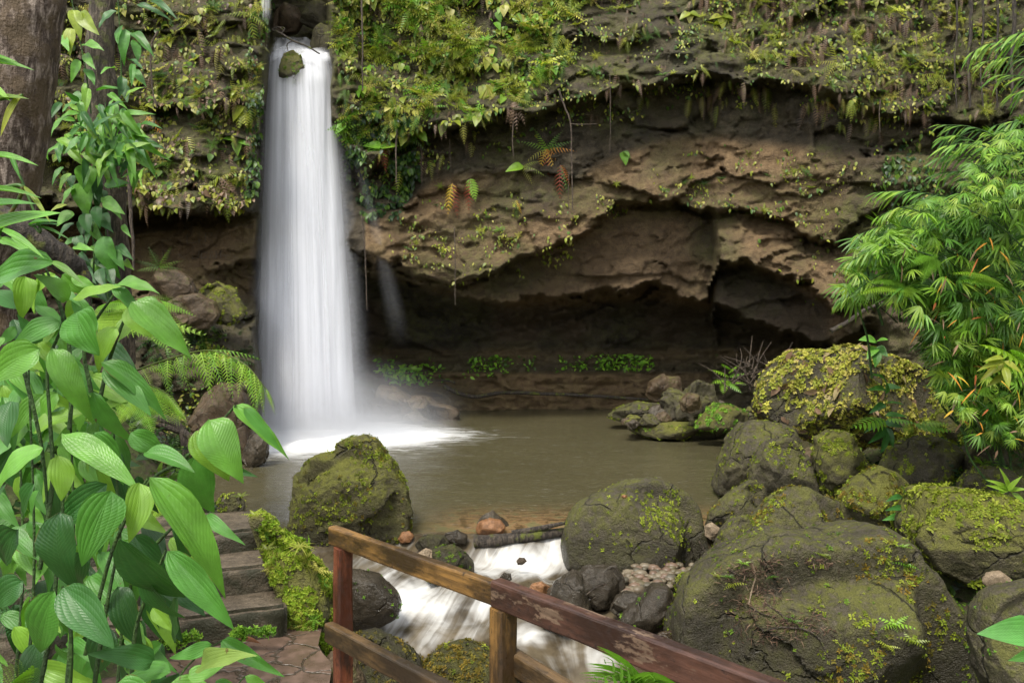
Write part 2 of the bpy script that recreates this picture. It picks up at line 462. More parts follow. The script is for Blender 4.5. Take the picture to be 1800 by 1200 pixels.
def fall_mat(name, thin, sx, sharp):
    """silky falling water: white, streaked along the fall, clear where it thins out"""
    t = NT(name)
    uv = t.n('TexCoord', _o=2)
    sp = t.n('SeparateXYZ', _o=None, Vector=uv)
    s, y = sp.outputs[0], sp.outputs[1]
    n1 = t.noise(t.mapping(uv, (sx, 0.40, 1), loc=(thin * 9, 0, 0)), 1.0, 3, 0.5, dist=0.1)
    n2 = t.noise(t.mapping(uv, (sx * 4.5, 0.7, 1), loc=(thin * 5, 2, 0)), 1.0, 2, 0.5)
    edge = t.math('MULTIPLY', t.rng(s, 0.0, sharp), t.rng(s, 1.0, 1.0 - sharp))
    strk = t.math('ADD', t.math('MULTIPLY', n1, 0.75), t.math('MULTIPLY', n2, 0.25))
    a = t.math('MULTIPLY', edge, t.rng(strk, thin - 0.24, thin + 0.24))
    a = t.math('MULTIPLY', a, t.rng(y, 0.0, 0.012))
    a = t.math('MULTIPLY', a, t.rng(y, 0.995, 0.955))
    a = t.math('MULTIPLY', a, t.n('Attribute', _o=2, _attribute_name='Col'))
    d = t.n('BsdfDiffuse', Color=(0.92, 0.93, 0.97, 1))
    tr = t.n('BsdfTranslucent', Color=(0.92, 0.93, 0.97, 1))
    sh = t.n('MixShader', i0=0.4, i1=d, i2=tr)
    return t.surf(t.n('MixShader', i0=a, i1=t.n('BsdfTransparent'), i2=sh))

# ------------------------------------------------------------------ cliff: one sheet of rock unprojected to its real distance
# stations across; rows: top, 0, mid, lip A, recess, recess bottom, slab top, slab mid, lip B, C top, C mid, lip C, cave top, cave mid, cave bottom, ledge, ledge mid, ledge low, waterline, below
def right_station(u, la, lb, lc, ld, yo=0.0, wall=0.0):
    v = [-350, 0, la * 0.55, la, la + 12, lb, lb + 8, 0.45 * lb + 0.55 * lc, lc, lc + 7, 0.5 * (lc + ld) + 4, ld, ld + 9, 0.5 * (ld + 620), 617, 623, 648, 654, 708, 835]
    y = [23.4, 22.4, 22.0, 21.6, 22.7, 22.9, 22.6, 22.3, 22.0, 23.5, 23.5, 23.3, 25.4, 26.7, 27.2, 27.0, 26.9, 26.6, 26.5, 26.2]
    return u, v, [q + yo for q in y]
st = []
def L(u, yo, v=None):
    vv = v or [-350, 0, 190, 352, 366, 378, 383, 400, 420, 425, 440, 466, 474, 500, 524, 560, 600, 650, 760, 850]
    yy = [21.8, 20.6, 20.0, 19.3, 21.0, 21.3, 21.2, 21.1, 21.0, 21.0, 20.9, 20.7, 20.5, 19.9, 19.2, 18.5, 17.9, 17.4, 17.0, 16.2]
    return u, vv, [q + yo for q in yy]
st.append(L(-900, -9.0)); st.append(L(-300, -5.0)); st.append(L(60, -1.6)); st.append(L(230, -0.2)); st.append(L(350, 0.0))
st.append((446, [-350, 0, 190, 346, 362, 378, 383, 400, 420, 425, 440, 460, 468, 500, 524, 580, 640, 700, 790, 850],
           [22.0, 21.0, 20.6, 20.3, 21.6, 21.6, 21.5, 21.4, 21.3, 21.3, 21.3, 21.2, 23.0, 23.0, 22.0, 19.6, 18.0, 17.2, 16.6, 16.0]))
FALLV = [-350, 0, 45, 76, 92, 150, 200, 300, 430, 445, 455, 470, 482, 550, 617, 640, 670, 690, 730, 835]
st.append((468, [-350, 0, 60, 110, 130, 150, 200, 300, 430, 445, 455, 470, 482, 550, 617, 640, 670, 690, 730, 850],
           [22.2, 21.2, 21.0, 21.5, 22.3, 22.7, 23, 23.2, 23.4, 23.5, 23.6, 24, 26, 27, 27.4, 27.2, 27.2, 27, 26.8, 26.5]))
st.append((478, FALLV, [27.5, 27.0, 26.6, 26.2, 23.0, 23.0, 23.1, 23.3, 23.4, 23.5, 23.6, 24.0, 26.6, 28, 28.4, 28.2, 28.0, 27.6, 27.4, 27.0]))
st.append((570, FALLV, [27.5, 27.0, 26.6, 26.2, 23.0, 23.0, 23.1, 23.3, 23.4, 23.5, 23.6, 24.0, 26.6, 28, 28.4, 28.2, 28.0, 27.6, 27.4, 27.0]))
st.append((583, [-350, 0, 60, 220, 240, 300, 320, 380, 440, 450, 458, 470, 482, 550, 617, 640, 670, 690, 730, 835],
           [22.6, 21.6, 21.4, 21.2, 22.6, 23.0, 22.8, 22.9, 22.8, 23.2, 23.4, 23.8, 26, 27.6, 28.0, 27.4, 27, 26.6, 26.2, 25.8]))
st.append(right_station(645, 300, 370, 455, 472, -0.2))
st.append(right_station(700, 238, 362, 462, 478))
st.append(right_station(760, 222, 305, 482, 500))
st.append(right_station(800, 215, 298, 490, 508))
st.append(right_station(850, 205, 290, 470, 520))
st.append(right_station(900, 200, 283, 447, 526))
st.append(right_station(950, 195, 300, 436, 520))
st.append(right_station(1000, 180, 322, 426, 527))
st.append(right_station(1040, 170, 285, 405, 522))
st.append(right_station(1090, 150, 262, 372, 516))
st.append(right_station(1150, 143, 240, 360, 510))
st.append(right_station(1200, 140, 232, 367, 520))
st.append(right_station(1250, 138, 228, 376, 530, -0.1))
def slab_station(u, la, lb, lc, ld, le, yo):
    v = [-350, 0, la * 0.55, la, la + 12, lb, lb + 8, 0.45 * lb + 0.55 * lc, lc, lc + 8, 0.5 * (lc + ld), ld, ld + 7, 0.45 * ld + 0.55 * le, le, le + 8, 0.5 * (le + 640) + 4, 660, 708, 835]
    y = [23.4, 22.4, 22.0, 21.7, 22.2, 22.4, 22.3, 22.1, 21.9, 22.8, 22.1, 21.8, 23.4, 23.1, 22.9, 25.6, 26.6, 26.4, 26.1, 25.5]
    return u, v, [q + yo for q in y]
st.append(slab_station(1264, 138, 228, 376, 456, 540, -0.1))
st.append(slab_station(1310, 136, 236, 360, 456, 556, -0.3))
st.append(slab_station(1360, 135, 242, 378, 476, 572, -0.6))
st.append(slab_station(1420, 150, 248, 402, 502, 592, -1.2))
st.append(slab_station(1470, 168, 256, 420, 530, 606, -1.9))
def face_station(u, la, lb, yo):
    v = [-350, 0, la * 0.55, la, la + 12, lb, lb + 8, 300, 330, 345, 380, 420, 436, 470, 520, 560, 600, 640, 700, 835]
    y = [22.6, 21.8, 21.4, 20.9, 21.4, 21.5, 21.2, 21.0, 20.8, 21.1, 20.8, 20.6, 20.8, 20.5, 20.3, 20.2, 20.0, 19.8, 19.4, 18.6]
    return u, v, [q + yo for q in y]
st.append(face_station(1560, 190, 262, -1.2)); st.append(face_station(1660, 205, 268, -2.2)); st.append(face_station(1800, 205, 270, -4.2))
st.append(face_station(2100, 205, 270, -7.5)); st.append(face_station(2700, 205, 270, -12.5))
SU = np.array([s[0] for s in st], float); SV = np.array([s[1] for s in st], float); SY = np.array([s[2] for s in st], float)

def cliff_depth(u, v, detail=True):
    u = np.asarray(u, float); v = np.asarray(v, float)
    j = 1.0 if detail else 0.0
    jit = (fbm(p2(u / 55, v / 40), 4, 3) * 19 + fbm(p2(u / 14, v / 11), 3, 8) * 9) * j
    jit = jit + fbm(p2(u / 170, v / 400), 2, 6) * 16 * j * (1 - sstep(560, 610, v))
    ju = fbm(p2(u / 50, v / 50), 3, 5) * 10 * j
    fallzone = sstep(455, 475, u) * (1 - sstep(585, 605, u)) * (1 - sstep(90, 130, v))
    v2 = v + jit * (1 - 0.8 * fallzone); u2 = u + ju * (1 - fallzone)
    C = np.stack([np.interp(u2, SU, SV[:, k]) for k in range(SV.shape[1])], -1)
    Y = np.stack([np.interp(u2, SU, SY[:, k]) for k in range(SV.shape[1])], -1)
    C = np.maximum.accumulate(C, axis=-1)
    D = Y[..., 0].copy()
    for k in range(C.shape[-1] - 1):
        t = np.clip((v2 - C[..., k]) / (C[..., k + 1] - C[..., k] + 1e-6), 0, 1)
        D = np.where(v2 >= C[..., k], Y[..., k] + (Y[..., k + 1] - Y[..., k]) * t, D)
    if detail:
        P = px(u, v, D)
        LBu = np.interp(u2, SU, SV[:, 5]); slab = sstep(0, 20, v2 - LBu) * (1 - sstep(560, 600, v2)) * sstep(600, 660, u) * (1 - sstep(1480, 1560, u))
        slab = np.maximum(slab, sstep(375, 392, v2) * (1 - sstep(490, 510, v2)) * (1 - sstep(430, 450, u)))
        am = 1 - 0.45 * slab
        low = sstep(612, 622, v2) * (u > 600)
        D = D + 0.50 * fbm(P / 2.2, 4, 21) * (1 - 0.35 * slab) + 0.22 * am * fbm(P / np.array([2.2, 2.2, 0.6]), 5, 31)
        rg = 1 - np.abs(fbm(P / np.array([1.4, 1.4, 0.8]), 4, 41)) * 2
        D = D - 0.16 * am * rg + 0.10 * fbm(P / 0.34, 4, 51)
        D = D + (0.36 - 0.08 * slab) * (1 - 0.5 * low) * blocks(P, (1.9, 1.9, 0.85), 61) + 0.13 * blocks(P, (0.62, 0.62, 0.34), 67)
        D = D + low * (0.22 * fbm(P / np.array([3.0, 3.0, 0.16]), 3, 77) + 0.12 * blocks(P, (0.9, 0.9, 0.22), 81))
    return D

cu = np.arange(-420, 2160, 4.0); cv = np.concatenate([np.arange(-350, -20, 12.0), np.arange(-20, 850, 3.0)])
CU, CV = np.meshgrid(cu, cv)
CD = cliff_depth(CU, CV)
CP = px(CU, CV, CD)
def cliff_at(u, v):
    """distance of the built cliff surface behind a photo pixel"""
    return cliff_depth(np.asarray(u, float), np.asarray(v, float))
LA = np.interp(CU, SU, SV[:, 3]); LBv = np.interp(CU, SU, SV[:, 5]); LCv = np.interp(CU, SU, SV[:, 8])
nz_ = fbm(p2(CU / 90, CV / 70), 4, 61)
mossw = np.clip(0.72 + 0.9 * nz_, 0, 1) * (CV < LA + 20) + 0.55 * np.clip(0.4 + 1.3 * nz_, 0, 1) * (CV >= LA + 20) * (CV < 600) + 0.25 * (CV >= 600)
slabm = sstep(0.35, 0.75, (CV - LBv) / (LCv - LBv + 1)) * (CV > LBv) * (CV < LCv + 25) * (CU > 640) * (CU < 1500)
mossw = np.maximum(mossw, 0.75 * slabm * np.clip(0.55 + 1.1 * nz_, 0, 1))
bare = sstep(0, 25, CV - LBv) * (1 - sstep(-5, 60, CV - 600)) * (CU > 640) * np.clip(0.75 - 0.9 * nz_, 0, 1)
bare = np.maximum(bare, sstep(372, 392, CV) * (1 - sstep(500, 540, CV)) * (CU < 450) * 0.8)
bare = np.maximum(bare, sstep(650, 660, CV) * (CU > 640) * (CU < 1250) * np.clip(0.8 + 0.8 * nz_, 0, 1))
greenwall = sstep(1450, 1520, CU) * (CV > 260)
bare = bare * (1 - 0.8 * greenwall); mossw = np.clip(mossw + 0.4 * greenwall * np.clip(nz_ + .4, 0, 1), 0, 1)
wet = np.clip(fbm(p2(CU / 40, CV / 300), 3, 71) * 1.6 - 0.1, 0, 1) * (CV < 240) * 0.8  # dark channel: wet streaks here, painted cave shade joins below
wet = np.maximum(wet, ((CU > 436) & (CU < 585) & (CV > 80)) * 0.3 * np.clip(0.6 + fbm(p2(CU / 30, CV / 60), 3, 72), 0, 1))
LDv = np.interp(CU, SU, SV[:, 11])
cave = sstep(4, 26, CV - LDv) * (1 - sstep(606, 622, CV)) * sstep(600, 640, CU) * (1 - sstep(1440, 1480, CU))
wet = np.maximum(wet, 0.85 * cave * np.clip(0.85 + 0.5 * nz_, 0, 1)); bare = bare * (1 - 0.6 * cave)  # shade of the cave put into the rock colour
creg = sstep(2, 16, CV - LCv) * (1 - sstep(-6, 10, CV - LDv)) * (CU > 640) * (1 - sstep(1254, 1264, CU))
wet = np.maximum(wet, 0.36 * creg)  # recessed band under the slab lip set darker
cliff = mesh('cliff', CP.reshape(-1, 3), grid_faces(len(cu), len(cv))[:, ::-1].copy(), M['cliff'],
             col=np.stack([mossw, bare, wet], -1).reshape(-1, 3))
tag(cliff, 'overhanging brown rock cliff with ledges and a dark cave above the pool', kind='structure')

# ------------------------------------------------------------------ ground, pool, stream, path
EY = np.array([-30, 0.5, 1.53, 2.65, 3.2, 4.8, 6.0, 40]); EX = np.array([3.0, 1.5, 0.56, -0.55, -0.78, -1.16, -1.9, -3.0])
def ground_z(x, y):
    n = fbm(np.stack([x / 1.5, y / 1.5, 0 * x], -1), 4, 91)
    xr = np.interp(y, [7, 10, 11.7, 14, 20, 26], [1.9, 2.3, 2.9, 3.9, 5.2, 6.0])
    e = x - xr
    base = np.where(y < 11.5, np.interp(y, [5, 8.2, 10.2, 11.3, 11.5], [-1.6, -1.15, -0.75, -0.35, -0.35]), np.interp(y, [11.5, 12.5, 14], [-0.25, -0.45, -0.9]))
    zr = np.clip(e + 0.9, 0, None) * 0.20 + np.clip(e - 2.5, 0, None) * 0.28 + sstep(5, 14, e) * 6
    el = -(x + np.interp(y, [4, 8, 12, 16, 19], [1.9, 2.9, 4.5, 6.3, 7.2]))
    zl = np.clip(el + 0.3, 0, 1.9) * 1.15 + np.clip(el - 2, 0, None) * 0.35
    z = base + np.maximum(zr, zl)
    d = (x - np.interp(y, EY, EX)) * 0.72 + np.clip(y - 4.5, 0, None) * 0.9
    zp = 1.385 - np.clip(d, 0, None) * 3.2 + np.clip(-1.6 - x, 0, None) * 0.35 * sstep(3.2, 4.4, y)
    zp = zp + np.clip(-y - 3, 0, None) * 0.25
    flat = (d < 0.05)
    return np.maximum(z, zp) + n * np.where(flat, 0.01, np.where(zp > z, 0.05, 0.13))

gx = np.concatenate([np.arange(-60, -14, 2.0), np.arange(-14, 16, 0.12), np.arange(16, 62, 2.0)])
gy = np.concatenate([np.arange(-40, -4, 2.0), np.arange(-4, 30, 0.12), np.arange(30, 62, 2.0)])
GX, GY = np.meshgrid(gx, gy)
g = mesh('ground', np.stack([GX, GY, ground_z(GX, GY)], -1).reshape(-1, 3), grid_faces(len(gx), len(gy)), M['soil'])
tag(g, 'dark damp soil of the gorge floor and banks', kind='structure')

wx = np.arange(-9.5, 12, 0.1); wy = np.arange(11.35, 31, 0.1)
WX, WY = np.meshgrid(wx, wy)
fx, fy = -5.55, 22.0
rr = np.hypot((WX - fx) / 1.25, (WY - fy) / 1.0)
foam = 1.45 * np.exp(-((WX + 5.0) / 2.5) ** 2 - ((WY - 20.7) / 2.4) ** 2) + 0.6 * np.exp(-((WX + 2.9) / 2.3) ** 2 - ((WY - 20.5) / 1.3) ** 2) + 0.42 * np.exp(-((WX + 5.0) / 2.6) ** 2 - ((WY - 18.4) / 1.6) ** 2)
shal = sstep(13.2, 11.7, WY) * sstep(-1.6, -0.4, WX) + 0.25 * sstep(27.3, 28.3, WY)
WZ = 0.012 * fbm(np.stack([WX, WY * 2, 0 * WX], -1), 3, 5) + 0.10 * foam * fbm(np.stack([WX * 1.2, WY * 1.2, 0 * WX], -1), 3, 6) - 0.06 * sstep(11.8, 11.35, WY)
pool = mesh('pool_water', np.stack([WX, WY, WZ], -1).reshape(-1, 3), grid_faces(len(wx), len(wy)), M['pool'],
            col=np.stack([foam, np.clip(shal, 0, 1), 0 * foam], -1).reshape(-1, 3))
tag(pool, 'murky olive brown pool water with white foam under the fall', kind='structure')

sx_ = np.arange(-4.0, 3.2, 0.035); sy_ = np.arange(5.6, 11.5, 0.03)
SX, SYY = np.meshgrid(sx_, sy_)
prof_y = [5.6, 7.2, 8.3, 9.2, 9.8, 10.4, 10.9, 11.15, 11.5]
prof_z = [-1.5, -1.12, -0.86, -0.66, -0.52, -0.40, -0.30, -0.06, -0.05]
warp = SYY + 0.25 * fbm(np.stack([SX * 1.3, SYY * 0.3, 0 * SX], -1), 3, 13) * sstep(11.5, 11.2, SYY)
SZ = np.interp(warp, prof_y, prof_z)
SZ = SZ + 0.10 * sstep(11.2, 10.9, SYY) * np.tanh(2.5 * fbm(np.stack([SX * 1.1, SYY * 1.1, 0 * SX], -1), 2, 19)) + (0.13 * fbm(np.stack([SX * 1.9, SYY * 1.1, 0 * SX], -1), 4, 14) + 0.012 * fbm(np.stack([SX * 6, SYY * 1.5, 0 * SX], -1), 2, 15)) * sstep(11.5, 11.1, SYY)
su = U0 + SX / SYY * FP; sv = V0 + (ZC - SZ) / SYY * FP
sf = np.zeros_like(SX)
for (a, b, ra, rb, k) in [(930, 985, 120, 40, .95), (850, 1000, 110, 30, .7), (990, 965, 60, 60, .8), (700, 960, 70, 25, .35), (730, 1060, 110, 60, .9), (780, 1110, 90, 60, .7),
                          (640, 990, 60, 30, .5), (680, 1030, 60, 50, .6), (700, 1120, 60, 30, .6), (920, 1120, 60, 45, .8), (960, 1165, 100, 40, .55), (840, 1060, 80, 60, .6), (870, 950, 60, 25, .45), (1040, 1150, 80, 45, .6), (1010, 1110, 50, 30, .5), (1060, 1085, 40, 20, .35)]:
    sf = np.maximum(sf, k * np.exp(-((su - a) / ra) ** 2 - ((sv - b) / rb) ** 2))
stream = mesh('stream_water', np.stack([SX, SYY, SZ], -1).reshape(-1, 3), grid_faces(len(sx_), len(sy_)), M['stream'],
              col=np.stack([sf * 0.72, sf, sf], -1).reshape(-1, 3),
              uv=np.stack([(SX + (0.55 - 0.75 * sstep(0.0, 1.2, SX)) * (11 - SYY) + 0.10 * np.sin(SYY * 2.0)) / 6, SYY / 6], -1).reshape(-1, 2))
tag(stream, 'white rushing stream pouring out of the pool between boulders', kind='structure')

def path_mat():
    t = NT('flagstone path')
    co = t.mapping(world_co(t), (1, 1, 0))
    cod = t.n('VectorMath', _operation='ADD', i0=co, i1=t.n('VectorMath', _operation='SCALE', i0=t.noise(co, 3.0, 4, out=1), Scale=0.30))
    v = t.n('TexVoronoi', _o=None, _feature='DISTANCE_TO_EDGE', Vector=cod, Scale=5.0)
    v2 = t.n('TexVoronoi', _o=None, Vector=cod, Scale=5.0)
    joint = t.rng(v.outputs[0], 0.005, 0.045)
    c = t.mix(0.5, (0.095, 0.062, 0.044), t.ramp(t.n('SeparateColor', Color=v2.outputs['Color']), [(0.0, 0.75), (1.0, 1.25)]), 'MULTIPLY')
    n = t.noise(co, 14, 5)
    c = t.mix(t.rng(n, 0.4, 0.7), c, (0.15, 0.095, 0.068))
    c = t.mix(joint, (0.060, 0.045, 0.030), c)
    h = t.math('MULTIPLY_ADD', n, 0.25, joint)
    return t.surf(t.n('BsdfPrincipled', Base__Color=c, Roughness=t.rng(n, 0.3, 0.7, 0.25, 0.5), Normal=t.bump(h, 0.6, 0.02)))
M['path'] = path_mat()
py = np.arange(-2, 4.3, 0.1); pt = np.linspace(0, 1, 30)
PXg = np.interp(py, EY, EX)[:, None] + 0.02 + (0.07 * fbm(np.stack([py * 2.5, 0 * py, 0 * py], -1), 3, 8))[:, None] * (1 - pt[None, :]) - pt[None, :] * 2.6
PYg = py[:, None] + 0 * PXg
pa = mesh('path', np.stack([PXg, PYg, 1.405 + 0.008 * fbm(np.stack([PXg * 3, PYg * 3, 0 * PXg], -1), 2, 3)], -1).reshape(-1, 3), grid_faces(30, len(py))[:, ::-1].copy(), M['path'])
tag(pa, 'wet reddish flagstone path before the steps', kind='structure')

# ------------------------------------------------------------------ waterfall
M['fall_core'] = fall_mat('falling water core', 0.36, 4.5, 0.20)
M['fall_mid'] = fall_mat('falling water veil', 0.44, 6.0, 0.34)
M['fall_thin'] = fall_mat('falling water spray', 0.46, 9.0, 0.5)
M['crest'] = fall_mat('crest water', 0.30, 4.0, 0.12)
M['jet'] = fall_mat('stray water jet', 0.35, 3.0, 0.5)
FV = np.array([70, 78, 90, 110, 150, 200, 300, 400, 500, 600, 680, 765], float)
FL = np.array([476, 473, 470, 468, 464, 461, 457, 453, 450, 447, 445, 441], float)
FR = np.array([560, 574, 581, 584, 589, 595, 605, 613, 621, 628, 633, 640], float)
def fall_sheet(name, m, parent, wl, wr, bulge, y0, vtop=82, vbot=765, vt=None, seed=0, dens=None):
    ns, nt = 61, 160
    s = np.linspace(0, 1, ns); v = vtop + (vbot - vtop) * np.linspace(0, 1, nt)
    sag = (9 * (s - 0.45) ** 2 * 4 + 4 * np.sin(s * 9 + seed))[None] * (1 - sstep(84, 200, v))[:, None]
    l = np.interp(v, FV, FL); r = np.interp(v, FV, FR); c = 0.5 * (l + r); h = 0.5 * (r - l)
    Lx = c - h * wl; Rx = c + h * wr
    U = Lx[:, None] + (Rx - Lx)[:, None] * s[None]; V = v[:, None] + sag
    depth = y0 - bulge * np.sin(math.pi * s)[None] ** 0.8 + 0.5 * (1 - sstep(80, 150, v))[:, None] ** 1.5
    depth = depth + 0.06 * fbm(np.stack([U / 9, V / 260, 0 * U + seed], -1), 3, seed)
    dn = np.ones_like(U) if dens is None else dens(U, V)
    return mesh(name, px(U, V, depth).reshape(-1, 3), grid_faces(ns, nt), m, parent, col=np.repeat(dn.reshape(-1, 1), 3, 1),
                uv=np.stack([np.broadcast_to(s[None], U.shape), 1 - (V - 70) / 695], -1).reshape(-1, 2))
wf = empty('waterfall', px(545, 750, 22.2))
tag(wf, 'tall silky white waterfall dropping from the notched cliff into the pool', 'waterfall')
def split(U, V):   # the crest rock parts the water just under the lip
    q = np.exp(-((U - 516) / 17) ** 2 - ((V - 110) / 26) ** 4)
    w2 = np.exp(-((U - 520) / 6) ** 2) * sstep(110, 140, V) * (1 - sstep(150, 330, V))
    lobe = 0.35 * np.exp(-((U - (505 - 12 * sstep(150, 500, V))) / 12) ** 2) * sstep(140, 260, V) + 0.18 * np.exp(-((U - 470) / 8) ** 2) * sstep(200, 300, V)
    return np.clip(1 - 1.0 * q - 0.30 * w2 - lobe, 0, 1)
fall_sheet('core_water', M['fall_core'], wf, 1.05, 1.02, 0.55, 22.4, seed=1, dens=split)
fall_sheet('inner_water', M['fall_core'], wf, 0.90, 0.92, 0.15, 22.7, seed=2, dens=split)
fall_sheet('outer_veil', M['fall_mid'], wf, 1.16, 1.26, 0.85, 22.4, seed=3, dens=split)
fall_sheet('spray_veil', M['fall_thin'], wf, 1.32, 1.36, 1.1, 22.5, seed=4, dens=lambda U, V: 0.62 * sstep(110, 330, V) + 0 * U)
# thin stray jet that leaves the fall on the cave side
nt = 60; tt = np.linspace(0, 1, nt); ss = np.linspace(0, 1, 9)
ju = 602 + 105 * tt ** 0.75; jv = 225 + 390 * tt; jw = 9 + 17 * tt
U = ju[:, None] + (ss[None] - .5) * 2 * jw[:, None]; V = jv[:, None] + 0 * U
Dj = 22.0 - 0.25 * np.sin(math.pi * ss)[None] + 0 * U
mesh('stray_jet', px(U, V, Dj).reshape(-1, 3), grid_faces(9, nt), M['jet'], wf, col=np.full((U.size, 3), 0.07) * np.repeat((1 - sstep(.75, 1, tt))[:, None] * sstep(0, .2, tt)[:, None] * np.ones((1, 9)), 1, 1).reshape(-1, 1),
     uv=np.stack([np.broadcast_to(ss[None], U.shape), np.broadcast_to(0.9 - tt[:, None] * .5, U.shape)], -1).reshape(-1, 2))
# stream that feeds the crest, and a small upper cascade
cu2 = np.linspace(472, 588, 40); tq = np.linspace(0, 1, 24)
U = np.broadcast_to(cu2[None], (24, 40)); Tq = np.broadcast_to(tq[:, None], (24, 40))
V = 112 - 46 * Tq + 12 * sstep(530, 585, U) * Tq + 7 * np.cos((U - 515) / 11) * (1 - Tq) * np.exp(-((U - 515) / 22) ** 2) * -1
mesh('crest_flow', px(U - 8 * Tq * np.sign(U - 522) * np.abs((U - 522) / 58), V + 3 * fbm(p2(U / 12, Tq * 3), 3, 5), 22.15 + 3.2 * np.clip(Tq * 1.45 - 0.45, 0, 1)).reshape(-1, 3), grid_faces(40, 24), M['crest'], wf, col=np.repeat((sstep(0, 0.3, Tq) * (1 - 0.75 * sstep(0.5, 1.0, Tq + 0.25 * fbm(p2(U / 9, Tq * 4), 3, 9)))).reshape(-1, 1), 3, 1), uv=np.stack([(U - 472) / 116, 0.10 + 0.86 * Tq], -1).reshape(-1, 2))
uc = empty('upper_cascade', px(468, 40, 26.0))
tag(uc, 'thin upper cascade above the crest of the waterfall', 'cascade')
vv = np.linspace(-60, 42, 30); s9 = np.linspace(0, 1, 13)
U = 467 + (s9[None] - .5) * (22 + 0.05 * vv[:, None]); V = vv[:, None] + 0 * U
mesh('cascade_water', px(U, V, 21.05 - 0.25 * np.sin(math.pi * s9)[None] + 0 * U - .3).reshape(-1, 3), grid_faces(13, 30), M['fall_mid'], uc, col=np.repeat((0.75 * (1 - sstep(8, 42, V))).reshape(-1, 1), 3, 1),
     uv=np.stack([np.broadcast_to(s9[None], U.shape), np.broadcast_to(0.5 - V / 400, U.shape)], -1).reshape(-1, 2))

def mist_mat(dens=0.60):
    t = NT('spray mist')
    co = obj_co(t)
    ln = t.n('VectorMath', _o=1, _operation='LENGTH', i0=co)
    d = t.math('MULTIPLY', t.rng(ln, 1.0, 0.1), dens)
    d = t.math('MULTIPLY', d, t.rng(t.noise(co, 2.2, 3), 0.3, 0.75, 0.35, 1.0))
    v = t.n('VolumePrincipled', Color=(0.93, 0.95, 1.0, 1), Density=d, Anisotropy=0.2)
    t.t.links.new(v, t.out.inputs['Volume'])
    return t.m
def mist(loc, scale, dens=0.60, label='soft white spray mist hanging over the foot of the fall'):
    bm = bmesh.new(); bmesh.ops.create_icosphere(bm, subdivisions=3, radius=1.0)
    me = bpy.data.meshes.new('mist'); bm.to_mesh(me); bm.free(); me.materials.append(mist_mat(dens))
    o = bpy.data.objects.new('mist', me); COL.objects.link(o); o.location = loc; o.scale = scale
    return tag(o, label, kind='stuff')
mist((-4.6, 20.7, 0.05), (3.6, 2.6, 0.75), 1.3, 'low white spray rolling over the pool below the fall')
mist((-4.9, 21.2, 0.25), (4.1, 2.5, 2.0))

